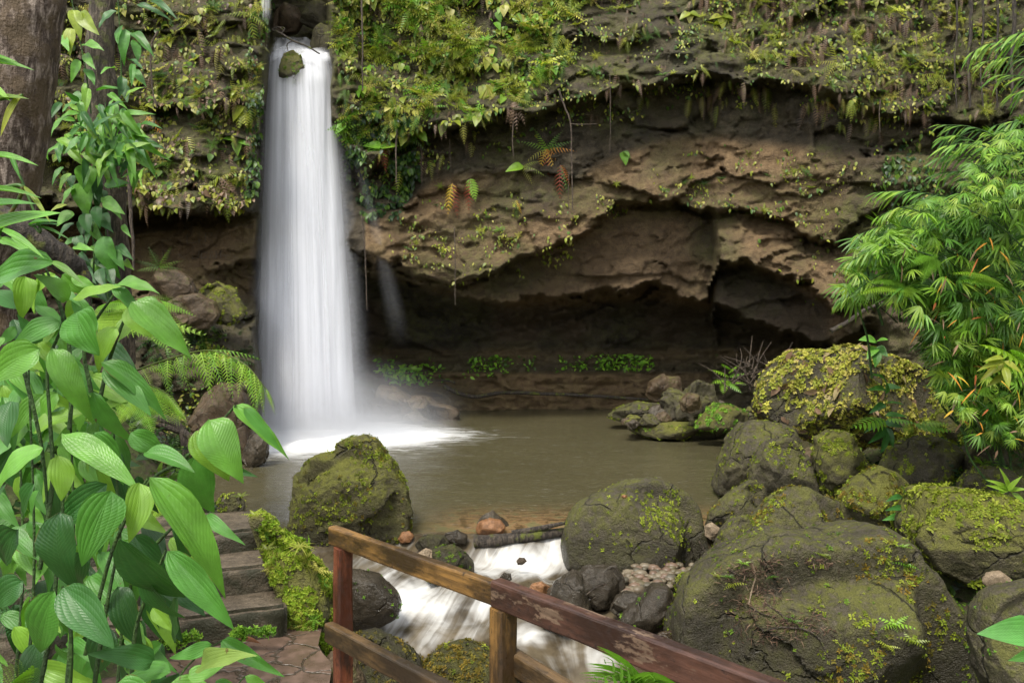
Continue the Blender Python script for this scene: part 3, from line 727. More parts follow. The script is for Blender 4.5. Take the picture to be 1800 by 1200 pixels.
# ------------------------------------------------------------------ boulders
_ico = {}
def ico(sub):
    if sub not in _ico:
        bm = bmesh.new(); bmesh.ops.create_icosphere(bm, subdivisions=sub, radius=1.0)
        _ico[sub] = (np.array([v.co[:] for v in bm.verts]), np.array([[l.index for l in f.verts] for f in bm.faces]))
        bm.free()
    return _ico[sub]
BOULD = {}
def boulder(key, poly, D, label, m='boulder', thick=None, sub=5, seed=0, amp=0.05, facets=5, group='boulders around the pool', name='boulder', cat='boulder', boxy=0.72, down=0.0, planes=()):
    poly = np.asarray(poly, float).copy()
    if down:
        vm = poly[:, 1].max(); poly[:, 1] += down * sstep(0.55, 1.0, (poly[:, 1] - poly[:, 1].min()) / (vm - poly[:, 1].min()))
    W = px(poly[:, 0], poly[:, 1], D); X, Z = W[:, 0], W[:, 2]
    cx, cz = 0.5 * (X.min() + X.max()), 0.5 * (Z.min() + Z.max())
    cx, cz = 0.5 * (cx + X.mean()), 0.5 * (cz + Z.mean())
    n = 720; th = np.linspace(-math.pi, math.pi, n, endpoint=False); r = np.zeros(n)
    for i in range(len(X)):
        a = np.array([X[i - 1] - cx, Z[i - 1] - cz]); b = np.array([X[i] - cx, Z[i] - cz]); e = b - a
        d = np.stack([np.cos(th), np.sin(th)], -1)
        den = d[:, 0] * e[1] - d[:, 1] * e[0]
        with np.errstate(all='ignore'):
            t = (a[0] * e[1] - a[1] * e[0]) / den; s = (a[0] * d[:, 1] - a[1] * d[:, 0]) / den
        ok = (np.abs(den) > 1e-12) & (s >= -1e-6) & (s <= 1 + 1e-6) & (t > 0)
        r = np.where(ok, np.maximum(r, t), r)
    k = np.ones(13) / 13; r = np.convolve(np.concatenate([r[-6:], r, r[:6]]), k, 'valid')
    dv, F = ico(sub)
    rad = np.hypot(dv[:, 0], dv[:, 2]); tht = np.arctan2(dv[:, 2], dv[:, 0])
    rt = np.interp(tht, np.append(th, math.pi), np.append(r, r[0]))
    size = float(np.mean(r)); T = thick if thick else 0.85 * size
    g = rad ** boxy
    P = np.stack([np.cos(tht) * rt * g, np.sign(dv[:, 1]) * np.abs(dv[:, 1]) ** 0.85 * T, np.sin(tht) * rt * g], -1)
    rs = np.random.default_rng(seed + 100)
    for nv, qt in planes:
        nrm = unit(np.array(nv, float)); hgt = P @ nrm; lim = np.quantile(hgt, qt)
        P = P - nrm * (np.clip(hgt - lim, 0, None) * 0.92 * sstep(1.0, 0.95, rad))[:, None]
    for _ in range(facets):                                             # broken faces turned towards the open side
        nrm = unit(np.array([rs.normal() * 0.8, -abs(rs.normal()) - 0.25, rs.normal() * 0.8]))
        hgt = P @ nrm; lim = np.quantile(hgt, 1 - rs.uniform(0.06, 0.2))
        over = np.clip(hgt - lim, 0, None)
        keep = sstep(1.0, 0.93, rad)
        P = P - nrm * (over * 0.85 * keep)[:, None]
    q = P / size + seed * 3.7
    disp = amp * size * (fbm(q * 1.6, 5, seed) * 1.2 + 0.5 * (0.5 - np.abs(fbm(q * 2.7, 3, seed + 9))) + 0.20 * fbm(q * 7, 3, seed + 4) + 0.10 * fbm(q * 19, 2, seed + 5))
    disp = disp + (amp * 1.35) * size * blocks(P / size, (0.75, 0.75, 0.6), seed + 5, 0.9) * (0.5 if facets < 3 else 1.0) + amp * 0.40 * size * blocks(P / size, (0.24, 0.24, 0.2), seed + 15, 0.9)
    P = P + unit(P) * disp[:, None]
    C = np.array([cx, D, cz]); base = np.array([cx, D, Z.min()])
    o = mesh(name, P + C, F, M[m], loc=base)
    tag(o, label, cat, group)
    BOULD[key] = (o, P + C, F, size)
    return o

B = boulder
B('R1', [(1186, 1140), (1195, 1070), (1215, 1030), (1250, 1000), (1300, 975), (1355, 945), (1385, 935), (1430, 942), (1470, 940), (1520, 932), (1555, 926), (1592, 942), (1622, 978), (1652, 1016), (1682, 1066), (1700, 1120), (1706, 1200), (1690, 1290), (1450, 1320), (1210, 1290), (1188, 1200)], 7.9,
  'huge brown boulder beyond the railing strewn with twigs and small ferns', thick=1.35, sub=6, seed=1, amp=0.035, facets=3, planes=[((0.85, -0.5, 0.1), .80), ((-0.12, -0.62, 0.78), .72), ((-0.75, -0.6, 0.25), .86), ((0.1, -1, -0.15), .84)])
B('R2', [(1600, 930), (1617, 905), (1633, 866), (1670, 860), (1717, 862), (1760, 876), (1800, 888), (1840, 905), (1850, 950), (1800, 972), (1733, 1002), (1677, 1008), (1633, 985), (1608, 955)], 9.0,
  'flat topped boulder overgrown with lime moss above a dark hollow', 'boulder_green', thick=1.0, sub=6, seed=2, down=8, planes=[((0.05, -0.3, 0.95), .78), ((-0.2, -0.9, 0.1), .85)])
B('R3', [(1468, 905), (1482, 872), (1500, 848), (1525, 830), (1547, 820), (1573, 832), (1590, 850), (1600, 880), (1594, 910), (1562, 935), (1500, 940), (1472, 935)], 10.2,
  'yellow green upright boulder wedged beside a small dark leaved plant', 'boulder_green', seed=3, down=8)
B('R4', [(1290, 950), (1320, 915), (1350, 887), (1387, 858), (1415, 857), (1437, 866), (1475, 882), (1480, 920), (1463, 940), (1400, 955), (1330, 962)], 10.0,
  'humped mossy boulder just above the top edge of the huge boulder', 'boulder', seed=4, down=12)
B('R5', [(1238, 928), (1250, 900), (1268, 880), (1300, 855), (1323, 842), (1342, 856), (1345, 885), (1330, 915), (1290, 940), (1250, 942)], 11.0,
  'smooth olive boulder at the pool edge behind the round mossy one', 'boulder', seed=5, down=10)
B('R5b', [(1255, 965), (1268, 930), (1285, 912), (1312, 906), (1330, 925), (1325, 960), (1300, 985), (1262, 988)], 9.7,
  'small round boulder tucked between the huge boulder and a tan pebble', 'boulder', seed=6, down=8)
B('R6', [(1315, 850), (1322, 820), (1345, 780), (1365, 772), (1390, 772), (1412, 790), (1425, 825), (1438, 868), (1400, 890), (1345, 882)], 11.8,
  'wedge shaped boulder leaning on the tall block at the pool corner', 'boulder', seed=7, down=10)
B('R7', [(1256, 858), (1270, 815), (1290, 768), (1305, 745), (1345, 741), (1390, 752), (1402, 775), (1395, 810), (1330, 868), (1290, 872)], 13.4,
  'tall rounded block standing at the right corner of the pool', 'boulder', seed=8, thick=0.8, down=8)
B('R8', [(1432, 800), (1437, 770), (1460, 757), (1490, 762), (1510, 790), (1530, 820), (1522, 850), (1477, 876), (1448, 855)], 11.5,
  'egg shaped mossy boulder under the hanging edge of the plant covered rock', 'boulder_green', seed=9, down=8)
B('R9', [(1545, 825), (1563, 787), (1593, 770), (1643, 766), (1680, 780), (1700, 800), (1702, 838), (1650, 856), (1590, 848)], 11.4,
  'broad grey brown boulder beneath the drooping ferns', 'boulder', seed=10, down=10)
B('R10', [(1692, 800), (1715, 775), (1760, 760), (1820, 750), (1860, 790), (1850, 850), (1780, 880), (1700, 862)], 11.2,
  'sloping brown boulder littered with dry leaves below the bamboo', 'boulder', seed=11, down=10)
B('R10b', [(1685, 855), (1700, 830), (1730, 820), (1770, 825), (1800, 845), (1800, 885), (1740, 890), (1690, 878)], 10.3,
  'low dark boulder with a pale fern growing from its side', 'boulder', seed=12, down=8)
B('R11', [(1322, 715), (1330, 690), (1342, 665), (1373, 634), (1417, 618), (1467, 611), (1517, 613), (1567, 629), (1617, 648), (1650, 682), (1660, 715), (1645, 745), (1600, 756), (1500, 765), (1433, 765), (1387, 745), (1335, 730)], 15.0,
  'large dome shaped rock carpeted in pale yellow green creepers', 'boulder', thick=1.6, sub=6, seed=13, down=12)
B('R12', [(1640, 740), (1660, 715), (1700, 712), (1730, 735), (1740, 770), (1690, 785), (1645, 770)], 14.0,
  'mossy rock squeezed between the creeper covered dome and the bamboo', 'boulder_green', seed=14, down=8)
B('R13a', [(1160, 735), (1170, 700), (1184, 686), (1200, 690), (1222, 670), (1250, 676), (1256, 696), (1264, 712), (1240, 742), (1180, 745)], 19.9,
  'pale cracked rock at the far right shore of the pool', 'boulder', seed=15, amp=0.13, facets=9)
B('R13b', [(1222, 752), (1238, 722), (1255, 708), (1290, 712), (1312, 725), (1315, 755), (1260, 760)], 18.8,
  'green moss topped rock on the far shore beside the fern tuft', 'boulder_green', seed=16)
B('R13c', [(1065, 732), (1085, 718), (1120, 706), (1170, 712), (1195, 730), (1160, 742), (1095, 742)], 21.6,
  'flat low rock jutting into the far side of the pool', 'boulder', seed=17, thick=0.7)
B('R13d', [(1095, 752), (1140, 738), (1200, 738), (1280, 745), (1295, 765), (1220, 772), (1130, 765)], 20.0,
  'long flat moss rimmed shelf of rock at the water line', 'boulder_green', seed=18, thick=1.0)
B('R13e', [(1135, 695), (1142, 670), (1165, 658), (1195, 662), (1200, 690), (1175, 705), (1145, 706)], 24.0,
  'reddish brown rock below the cave ledge', 'boulder_brown', seed=19)
B('R13f', [(1195, 705), (1208, 690), (1228, 694), (1235, 715), (1215, 728), (1198, 722)], 19.0, 'small brown stone between two rocks of the far shore', 'boulder_brown', seed=20)
B('C1', [(990, 955), (993, 935), (1000, 912), (1020, 886), (1065, 868), (1117, 847), (1147, 841), (1187, 856), (1208, 870), (1224, 892), (1243, 955), (1252, 985), (1240, 1002), (1150, 1006), (1060, 1006), (1012, 998), (996, 980)], 10.9,
  'big round mossy boulder dividing the pool outlet from the gravel', 'boulder', thick=0.85, sub=6, seed=21, amp=0.035, facets=3, down=14, planes=[((0.35, -0.55, 0.75), .82), ((-0.1, -1, -0.1), .86)])
B('C2a', [(948, 1085), (960, 1047), (977, 1022), (1010, 1004), (1024, 1014), (1033, 1060), (1040, 1090), (1000, 1105)], 9.2, 'pointed wet brown rock behind the railing joint', 'boulder_wet', seed=22, down=12)
B('C2b', [(1017, 1010), (1030, 994), (1053, 997), (1083, 991), (1097, 1015), (1095, 1047), (1067, 1062), (1038, 1060), (1022, 1035)], 9.6, 'square grey wet rock against the round mossy boulder', 'boulder_wet', seed=23, down=6)
B('C3', [(1083, 1100), (1098, 1078), (1120, 1057), (1150, 1026), (1172, 1026), (1184, 1047), (1178, 1080), (1163, 1112), (1130, 1120)], 8.9, 'slanting dark wedge of wet rock beside the huge boulder', 'boulder_wet', seed=24, down=10)
B('C4', [(1070, 1070), (1082, 1050), (1102, 1039), (1130, 1044), (1128, 1070), (1095, 1082)], 9.2, 'small dark wet stone at the foot of the gravel', 'boulder_wet', seed=25, down=6)
B('C5', [(1168, 1105), (1176, 1068), (1195, 1058), (1210, 1075), (1208, 1115), (1180, 1120)], 8.4, 'narrow upright stone squeezed against the huge boulder', 'boulder', seed=26, down=8)
B('C6', [(1148, 1135), (1158, 1115), (1185, 1108), (1202, 1125), (1195, 1150), (1160, 1150)], 8.0, 'rounded brown stone peeping over the red rail', 'boulder_brown', seed=27, down=6)
B('C7', [(1192, 1045), (1185, 1025), (1200, 1008), (1222, 1010), (1225, 1035), (1205, 1048)], 9.3, 'mossy cobble between the gravel and the huge boulder', 'boulder', seed=28)
B('L1', [(508, 965), (515, 900), (523, 855), (527, 825), (545, 806), (580, 795), (600, 783), (612, 774), (640, 768), (664, 772), (678, 800), (698, 832), (715, 860), (724, 895), (724, 925), (700, 950), (640, 965), (560, 978), (515, 978)], 11.4,
  'tall mossy boulder standing alone in the pool before the waterfall', 'boulder_green', thick=0.85, sub=6, seed=29, amp=0.06, facets=6, down=10)
B('L2', [(570, 1060), (572, 1020), (590, 1005), (620, 1001), (667, 1012), (697, 1042), (707, 1062), (697, 1080), (667, 1095), (620, 1095), (580, 1085)], 9.1,
  'dark smooth boulder in the stream behind the red post', 'boulder_wet', seed=30, sub=6, facets=2, amp=0.03, down=6)
B('L3', [(742, 985), (757, 966), (775, 960), (797, 959), (818, 972), (832, 988), (834, 1008), (800, 1018), (750, 1012)], 10.3, 'mossy topped rock sitting in the white stream', 'boulder', seed=31, down=6)
B('L3b', [(730, 985), (735, 972), (748, 963), (760, 968), (760, 988), (745, 992)], 10.1, 'small tan stone leaning on the mossy stream rock', 'tan_stone', seed=32)
B('L4', [(738, 1175), (750, 1155), (770, 1142), (800, 1133), (833, 1134), (863, 1148), (900, 1172), (925, 1200), (920, 1260), (740, 1260)], 8.2, 'orange mossed boulder under the rail between the two posts', 'boulder_green', seed=33, sub=6, facets=2)
B('L5', [(590, 1150), (605, 1118), (660, 1112), (705, 1135), (738, 1170), (765, 1220), (760, 1265), (590, 1265)], 8.0, 'brown mossy boulder beside the lower end of the red post', 'boulder', seed=34, sub=6)
B('L6', [(560, 1210), (566, 1168), (580, 1148), (604, 1142), (622, 1160), (640, 1195), (650, 1240), (570, 1250)], 3.9, 'brown stone at the foot of the mossy step edging', 'boulder_brown', seed=35, down=10)
B('S1', [(835, 932), (842, 918), (860, 911), (880, 914), (889, 925), (884, 938), (860, 941), (842, 939)], 11.35, 'round orange stone on the lip of the pool', 'orange_stone', seed=36, sub=4, cat='stone', name='stone', group='stones on the pool lip')
B('S2', [(775, 948), (785, 936), (805, 932), (822, 940), (820, 955), (795, 958)], 11.1, 'dark flat cobble in the outlet next to the orange stone', 'boulder_wet', seed=37, sub=4, cat='stone', name='stone', group='stones on the pool lip')
B('S3', [(830, 930), (848, 908), (866, 897), (884, 912), (905, 930), (880, 942), (840, 942)], 11.7, 'pointed dark rock poking up behind the orange stone', 'boulder_wet', seed=38, sub=4, cat='stone', name='stone', group='stones on the pool lip')
B('S4', [(700, 946), (706, 934), (720, 932), (728, 942), (722, 952), (705, 954)], 11.2, 'reddish pebble close beside the tall pool boulder', 'orange_stone', seed=39, sub=4, cat='stone', name='stone', group='stones on the pool lip')
B('S5', [(728, 956), (745, 940), (780, 940), (790, 955), (770, 966), (735, 966)], 10.9, 'low olive stone half covered by the overflow', 'boulder', seed=40, sub=4, cat='stone', name='stone', group='stones on the pool lip')
B('S6', [(908, 986), (913, 980), (922, 980), (926, 986), (918, 992), (910, 992)], 10.45, 'tiny brown stone breaking the white water', 'boulder_brown', seed=41, sub=4, cat='stone', name='stone', group='stones in the stream')
B('S7', [(928, 1040), (935, 1026), (952, 1022), (966, 1030), (966, 1044), (945, 1048)], 9.6, 'brown stone with a bent twig beside the pointed wet rock', 'orange_stone', seed=42, sub=4, cat='stone', name='stone', group='stones in the stream')
B('S8', [(878, 1014), (886, 1006), (898, 1008), (900, 1018), (888, 1022)], 9.9, 'grey pebble awash in the middle of the stream', 'boulder_wet', seed=43, sub=4, cat='stone', name='stone', group='stones in the stream')
B('S9', [(1238, 940), (1240, 922), (1252, 918), (1268, 930), (1264, 944), (1248, 948)], 10.4, 'pale tan stone between the round boulder and its neighbour', 'tan_stone', seed=44, sub=4, cat='stone', name='stone', group='stones among the boulders')
B('S10', [(1405, 820), (1410, 792), (1425, 785), (1438, 800), (1436, 825), (1420, 832)], 11.9, 'brown stone caught between two leaning boulders', 'boulder_brown', seed=45, sub=4, cat='stone', name='stone', group='stones among the boulders')
B('S11', [(1728, 1022), (1738, 1006), (1760, 1004), (1778, 1018), (1765, 1034), (1738, 1038)], 8.2, 'smooth tan stone in the dark hollow under the lime mossed boulder', 'tan_stone', seed=46, sub=4, cat='stone', name='stone', group='stones among the boulders')
B('S12', [(1705, 1062), (1712, 1054), (1724, 1056), (1726, 1068), (1712, 1072)], 8.0, 'small buff pebble below the smooth tan stone', 'tan_stone', seed=47, sub=4, cat='stone', name='stone', group='stones among the boulders')
B('S13', [(1091, 873), (1095, 869), (1102, 870), (1103, 874), (1096, 876)], 10.25, 'tiny orange chip lying on top of the round boulder', 'orange_stone', seed=48, sub=3, cat='stone', name='stone', group='stones among the boulders')
B('RB', [(1718, 1130), (1726, 1080), (1745, 1048), (1780, 1030), (1830, 1022), (1880, 1060), (1890, 1200), (1860, 1290), (1760, 1260), (1725, 1190)], 6.4,
  'smooth dark boulder at the right edge past the dark hollow', 'boulder', seed=49, sub=6, facets=2, amp=0.03)
B('LB1', [(295, 545), (300, 528), (318, 519), (350, 516), (378, 532), (386, 552), (372, 568), (345, 574), (312, 565)], 17.4, 'rounded brown boulder left of the fall behind the ferns', 'boulder_brown', seed=50, down=6)
B('LB2', [(350, 520), (360, 503), (383, 496), (410, 508), (424, 532), (432, 552), (405, 566), (370, 560)], 18.0, 'moss capped boulder between the brown boulder and the fall', 'boulder_green', seed=51, down=6)
B('LB3', [(262, 520), (266, 490), (282, 474), (312, 474), (336, 490), (346, 515), (300, 530)], 18.6, 'reddish boulder at the foot of the scratched wall', 'boulder_brown', seed=52, down=4)
B('LB4', [(345, 790), (350, 720), (360, 690), (385, 672), (412, 676), (430, 700), (438, 745), (440, 800), (400, 830), (350, 830)], 16.6, 'reddish brown rock under the windblown fern', 'boulder_brown', seed=53, thick=0.8, down=6)
B('LB5', [(425, 805), (440, 765), (455, 752), (470, 756), (472, 780), (466, 808), (440, 822)], 16.2, 'dark square rock at the left foot of the fall', 'boulder_wet', seed=54, down=6)
B('LB6', [(380, 905), (384, 878), (398, 867), (420, 872), (428, 890), (424, 915), (395, 918)], 4.9, 'rough dark stone block above the top concrete step', 'boulder', seed=55, down=14)
B('K1', [(492, 135), (494, 108), (500, 94), (515, 89), (529, 99), (538, 122), (539, 145), (520, 150)], 21.85, 'green wet rock splitting the crest of the waterfall', 'boulder_green', seed=56, sub=4, thick=0.35, group='rocks at the crest')
B('K2', [(480, 50), (484, 20), (500, 8), (524, 14), (532, 40), (520, 58), (495, 62)], 25.6, 'brown mossy rock just behind the crest', 'boulder_brown', seed=57, sub=4, group='rocks at the crest')
B('K3', [(545, 80), (550, 55), (565, 42), (585, 50), (596, 75), (588, 95), (560, 94)], 23.4, 'dark rounded rock at the right end of the crest', 'boulder', seed=58, sub=4, group='rocks at the crest')
B('K4', [(528, 40), (540, 10), (560, 0), (580, 12), (586, 45), (560, 56)], 25.4, 'dark mossy rock high up the gully over the crest', 'boulder', seed=59, sub=4, group='rocks at the crest')
B('W1', [(655, 738), (658, 700), (672, 676), (700, 684), (722, 698), (745, 694), (770, 712), (800, 716), (812, 738), (760, 752), (700, 752)], 23.6, 'jagged brown rock at the pool edge right of the fall', 'boulder_brown', seed=60, thick=1.0, amp=0.16, facets=9, sub=6, down=6)
B('W2', [(700, 752), (712, 730), (735, 722), (752, 738), (776, 742), (784, 752), (740, 762)], 22.8, 'splashed dark rock between the foam and the jagged brown rock', 'boulder_wet', seed=61, amp=0.08)
B('W3', [(638, 740), (640, 700), (652, 680), (668, 700), (676, 740), (655, 752)], 23.8, 'dark wet rock close behind the foot of the fall', 'boulder_wet', seed=62)
B('MB', [(428, 912), (455, 898), (475, 910), (500, 940), (530, 965), (560, 1000), (582, 1050), (596, 1110), (604, 1180), (598, 1250), (572, 1250), (560, 1190), (520, 1140), (500, 1090), (490, 1010), (462, 950)], 4.25,
  'rough rock edging beside the steps thickly grown with lime green moss', 'boulder_green', thick=0.2, sub=6, seed=63, amp=0.05, name='step_edging', cat='rock edging', group=None)

rsr = np.random.default_rng(77)
for i in range(30):
    u = rsr.uniform(1095, 1325); r = rsr.uniform(7, 17); v = 746 - rsr.random() * 40 * np.clip((u - 1080) / 120, .1, 1); D = 19.4 + 1.2 * (746 - v) / 40 - 0.6 * (u > 1240)
    a = np.linspace(0, 2 * math.pi, 9, endpoint=False) + rsr.uniform(0, 1); rr_ = r * rsr.uniform(.7, 1.15, 9)
    B('rub%d' % i, np.stack([u + np.cos(a) * rr_ * 1.2, v + np.sin(a) * rr_ * .8], -1), D, 'small rough stone in the rubble along the far right shore', ('boulder', 'boulder_brown', 'boulder_wet', 'boulder_green')[i % 4], seed=300 + i, sub=4, amp=0.09, facets=6, name='stone', cat='stone', group='rubble on the far right shore')
# ------------------------------------------------------------------ leaf templates (length along +Y, face +Z)
def blade(nl, nw, shape, fold=0.15, droop=0.25, wav=0.0):
    """leaf blade: nl rows along, nw columns across; shape(t) half width"""
    t = np.linspace(0, 1, nl + 1); s = np.linspace(-1, 1, nw + 1)
    hw = shape(t)
    Tt, Ss = np.meshgrid(t, s, indexing='ij')
    X = Ss * hw[:, None]
    Z = -droop * Tt ** 2 + fold * np.abs(X) - fold * 0.6 * np.abs(X) * Tt + wav * np.sin(Tt * 14 + Ss * 2) * np.abs(Ss)
    V = np.stack([X, Tt - 0.12 * droop * Tt ** 2, Z], -1).reshape(-1, 3)
    F = grid_faces(nw + 1, nl + 1)
    return V, F, np.stack([(Ss + 1) / 2, Tt], -1).reshape(-1, 2)
heart = lambda t: 0.36 * np.sin(np.pi * np.clip(t, 0, 1) ** 0.62) ** 0.85 * (1 - 0.25 * t) + 0.004
ovate = lambda t: 0.27 * np.sin(np.pi * t ** 0.75) ** 0.9 + 0.004
lance = lambda t: 0.050 * np.sin(np.pi * t ** 0.7) ** 0.8 + 0.004
strap = lambda t: 0.055 * (1 - t ** 3) + 0.002
T_broad = blade(12, 8, heart, 0.22, 0.28, 0.012)
T_broad2 = blade(12, 8, ovate, 0.30, 0.42, 0.010)
T_heart = blade(6, 4, heart, 0.25, 0.25)
T_small = blade(3, 2, ovate, 0.3, 0.3)
T_tiny = blade(2, 2, heart, 0.2, 0.2)
T_lance = blade(4, 2, lance, 0.3, 0.30)
T_strap = blade(6, 2, strap, 0.3, 0.75)

BROADS = [blade(12, 8, lambda t, a=a, b=b: (a * np.sin(np.pi * np.clip(t, 0, 1) ** b) ** 0.88 * (1 - 0.2 * t) + 0.004), f, d, w_)
          for a, b, f, d, w_ in ((0.34, .62, .20, .22, .012), (0.29, .70, .34, .42, .016), (0.31, .66, .12, .55, .020), (0.26, .74, .42, .30, .010), (0.36, .60, .26, .36, .024), (0.28, .68, .05, .15, .02))]
for _i, (_V, _F, _U) in enumerate(BROADS):                                # each blade curls its own way
    _V[:, 0] += (0.05, -0.06, 0.09, -0.04, 0.02, -0.09)[_i] * np.sin(_V[:, 1] * 2.6) ; _V[:, 2] += (0.1, -0.12, 0.05, 0.16, -0.08, 0.1)[_i] * _V[:, 0] * _V[:, 1]
def combine(items):
    """[(template, origin, dir, normal, length, width)] -> template"""
    Vs, Fs, Us, n = [], [], [], 0
    for (V, F, U), o, d, nr, ln, wd in items:
        y = unit(np.asarray(d, float)); z = np.asarray(nr, float); z = unit(z - y * (z @ y)); x = np.cross(y, z)
        Vs.append(np.asarray(o) + V[:, :1] * x * wd + V[:, 1:2] * y * ln + V[:, 2:] * z * ln); Fs.append(F + n); Us.append(U); n += len(V)
    return np.vstack(Vs), np.vstack(Fs), np.vstack(Us)

def frond(npair, shape, droop=0.35, plen=0.3, pw=0.10, curl=0.25, tmpl=None):
    items = []
    for i in range(npair):
        t = 0.06 + 0.93 * i / (npair - 1)
        L_ = plen * shape(t)
        if L_ < 0.01: continue
        o = np.array([0, t, -droop * t * t])
        d0 = unit(np.array([0, 1, -2 * droop * t]))
        for sgn in (-1, 1):
            d = unit(np.array([sgn * 1.0, 0, 0]) + d0 * (0.25 + 0.5 * t) + np.array([0, 0, -curl]))
            items.append((tmpl or T_pinna, o, d, (0, -0.1, 1), L_, pw * 2.6 * (0.35 + 0.65 * L_ / plen)))
    tp = blade(6, 1, lambda t: 0.008 * (1 - t) + 0.002, 0, droop)
    items.append((tp, (0, 0, 0), (0, 1, 0), (0, 0, 1), 1, 1))
    return combine(items)
T_pinna = blade(3, 1, lambda t: 0.14 * (1 - t) ** 0.6 + 0.003, 0, 0.25)
T_pinna_b = blade(4, 2, lambda t: 0.20 * np.sin(np.pi * (0.12 + 0.88 * t) ** 0.8) + 0.004, 0.2, 0.2)
fern_s = lambda t: np.sin(np.pi * (0.10 + 0.88 * t) ** 0.7)
T_frond = frond(10, fern_s, 0.40, 0.26, 0.065)
def serrated():
    it = [(blade(2, 1, lambda t: 0.16 * (1 - t) ** 0.5 + 0.004, 0, 0.1), (0, 0.08 + 0.8 * i / 7, 0), (sg * 1.0, 0.55, -0.1), (0, 0, 1), 0.16 * (1 - 0.75 * i / 7), 0.16) for i in range(8) for sg in (-1, 1)]
    it.append((blade(3, 1, lambda t: 0.02 * (1 - t) + 0.004, 0, 0.2), (0, 0, 0), (0, 1, 0), (0, 0, 1), 1, 1)); return combine(it)
T_frond_big = frond(24, lambda t: np.sin(np.pi * (0.14 + 0.85 * t) ** 0.62), 0.42, 0.30, 0.20, 0.22, serrated())
T_frond_wide = frond(9, fern_s, 0.25, 0.34, 0.11, 0.15, T_pinna_b)
T_frond_low = frond(7, fern_s, 0.55, 0.30, 0.12, 0.3, blade(2, 1, lambda t: 0.2 * (1 - t) ** 0.6 + 0.003, 0, 0.2))
def rosette(n, tm, tilt=0.6, seed=0):
    rs = np.random.default_rng(seed); it = []
    for i in range(n):
        a = 2 * math.pi * (i / n) + rs.uniform(-.4, .4); el = rs.uniform(0.1, tilt)
        d = np.array([math.cos(a) * math.cos(el), math.sin(a) * math.cos(el), math.sin(el)])
        it.append((tm, d * 0.06, d, (0, 0, 1), rs.uniform(.35, .6), rs.uniform(.35, .6)))
    return combine(it)
T_moss = rosette(6, T_tiny, 1.0, 1)
T_moss2 = rosette(8, T_small, 1.2, 2)
T_fern_plant = combine([(T_frond_low, (0, 0, 0), (math.cos(a), math.sin(a), 0.75), (-math.cos(a) * .7, -math.sin(a) * .7, 1), l, l) for a, l in [(0.2, .9), (1.3, 1), (2.3, .85), (3.4, 1), (4.2, .8), (5.3, .95)]])

def batch(name, tm, pos, dirv, nrm, ln, wd, col, mat, parent=None, colj=0.18, loc=None):
    """one mesh holding many leaves of one plant or one carpet"""
    V, F, UV = tm
    pos = np.atleast_2d(np.asarray(pos, float)); n = len(pos)
    y = unit(np.broadcast_to(np.asarray(dirv, float), (n, 3))); z = np.broadcast_to(np.asarray(nrm, float), (n, 3))
    z = unit(z - y * np.sum(z * y, -1, keepdims=True) + 1e-6); x = np.cross(y, z)
    ln = np.broadcast_to(np.asarray(ln, float), (n,))[:, None, None]; wd = np.broadcast_to(np.asarray(wd, float), (n,))[:, None, None]
    P = pos[:, None] + V[None, :, :1] * x[:, None] * wd + V[None, :, 1:2] * y[:, None] * ln + V[None, :, 2:] * z[:, None] * ln
    Fs = (F[None] + (np.arange(n) * len(V))[:, None, None]).reshape(-1, F.shape[1])
    col = np.broadcast_to(np.asarray(col, float), (n, 3)) * (1 + colj * R.normal(size=(n, 1)))
    C = np.repeat(np.clip(col, 0.004, 0.9)[:, None], len(V), 1).reshape(-1, 3)
    return P.reshape(-1, 3), Fs, C, np.tile(UV, (n, 1))

def foliage(name, batches, mat, parent=None, loc=None):
    Vs, Fs, Cs, Us, n = [], [], [], [], 0
    for V, F, C, U in batches:
        if len(V) == 0: continue
        Vs.append(V); Fs.append(F + n); Cs.append(C); Us.append(U); n += len(V)
    V = np.vstack(Vs)
    if loc is None and parent is None:
        loc = np.array([V[:, 0].mean(), V[:, 1].mean(), V[:, 2].min()])
    return mesh(name, V, np.vstack(Fs), mat, parent, col=np.vstack(Cs), uv=np.vstack(Us), loc=loc)

def pick(pal, n):
    pal = np.asarray(pal, float)
    return pal[R.integers(0, len(pal), n)]
YG = [(0.22, 0.26, 0.025), (0.29, 0.31, 0.04), (0.17, 0.22, 0.022), (0.33, 0.31, 0.065)]
MG = [(0.07, 0.14, 0.018), (0.10, 0.18, 0.020), (0.055, 0.115, 0.016)]
BG = [(0.13, 0.28, 0.024), (0.18, 0.32, 0.028), (0.10, 0.22, 0.02)]
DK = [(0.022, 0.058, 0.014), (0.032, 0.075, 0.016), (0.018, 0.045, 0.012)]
BR = [(0.17, 0.105, 0.062), (0.22, 0.14, 0.09), (0.12, 0.075, 0.04), (0.25, 0.17, 0.12)]
OR = [(0.45, 0.20, 0.03), (0.52, 0.33, 0.04), (0.36, 0.11, 0.03)]
RD = [(0.26, 0.055, 0.03), (0.19, 0.05, 0.03)]

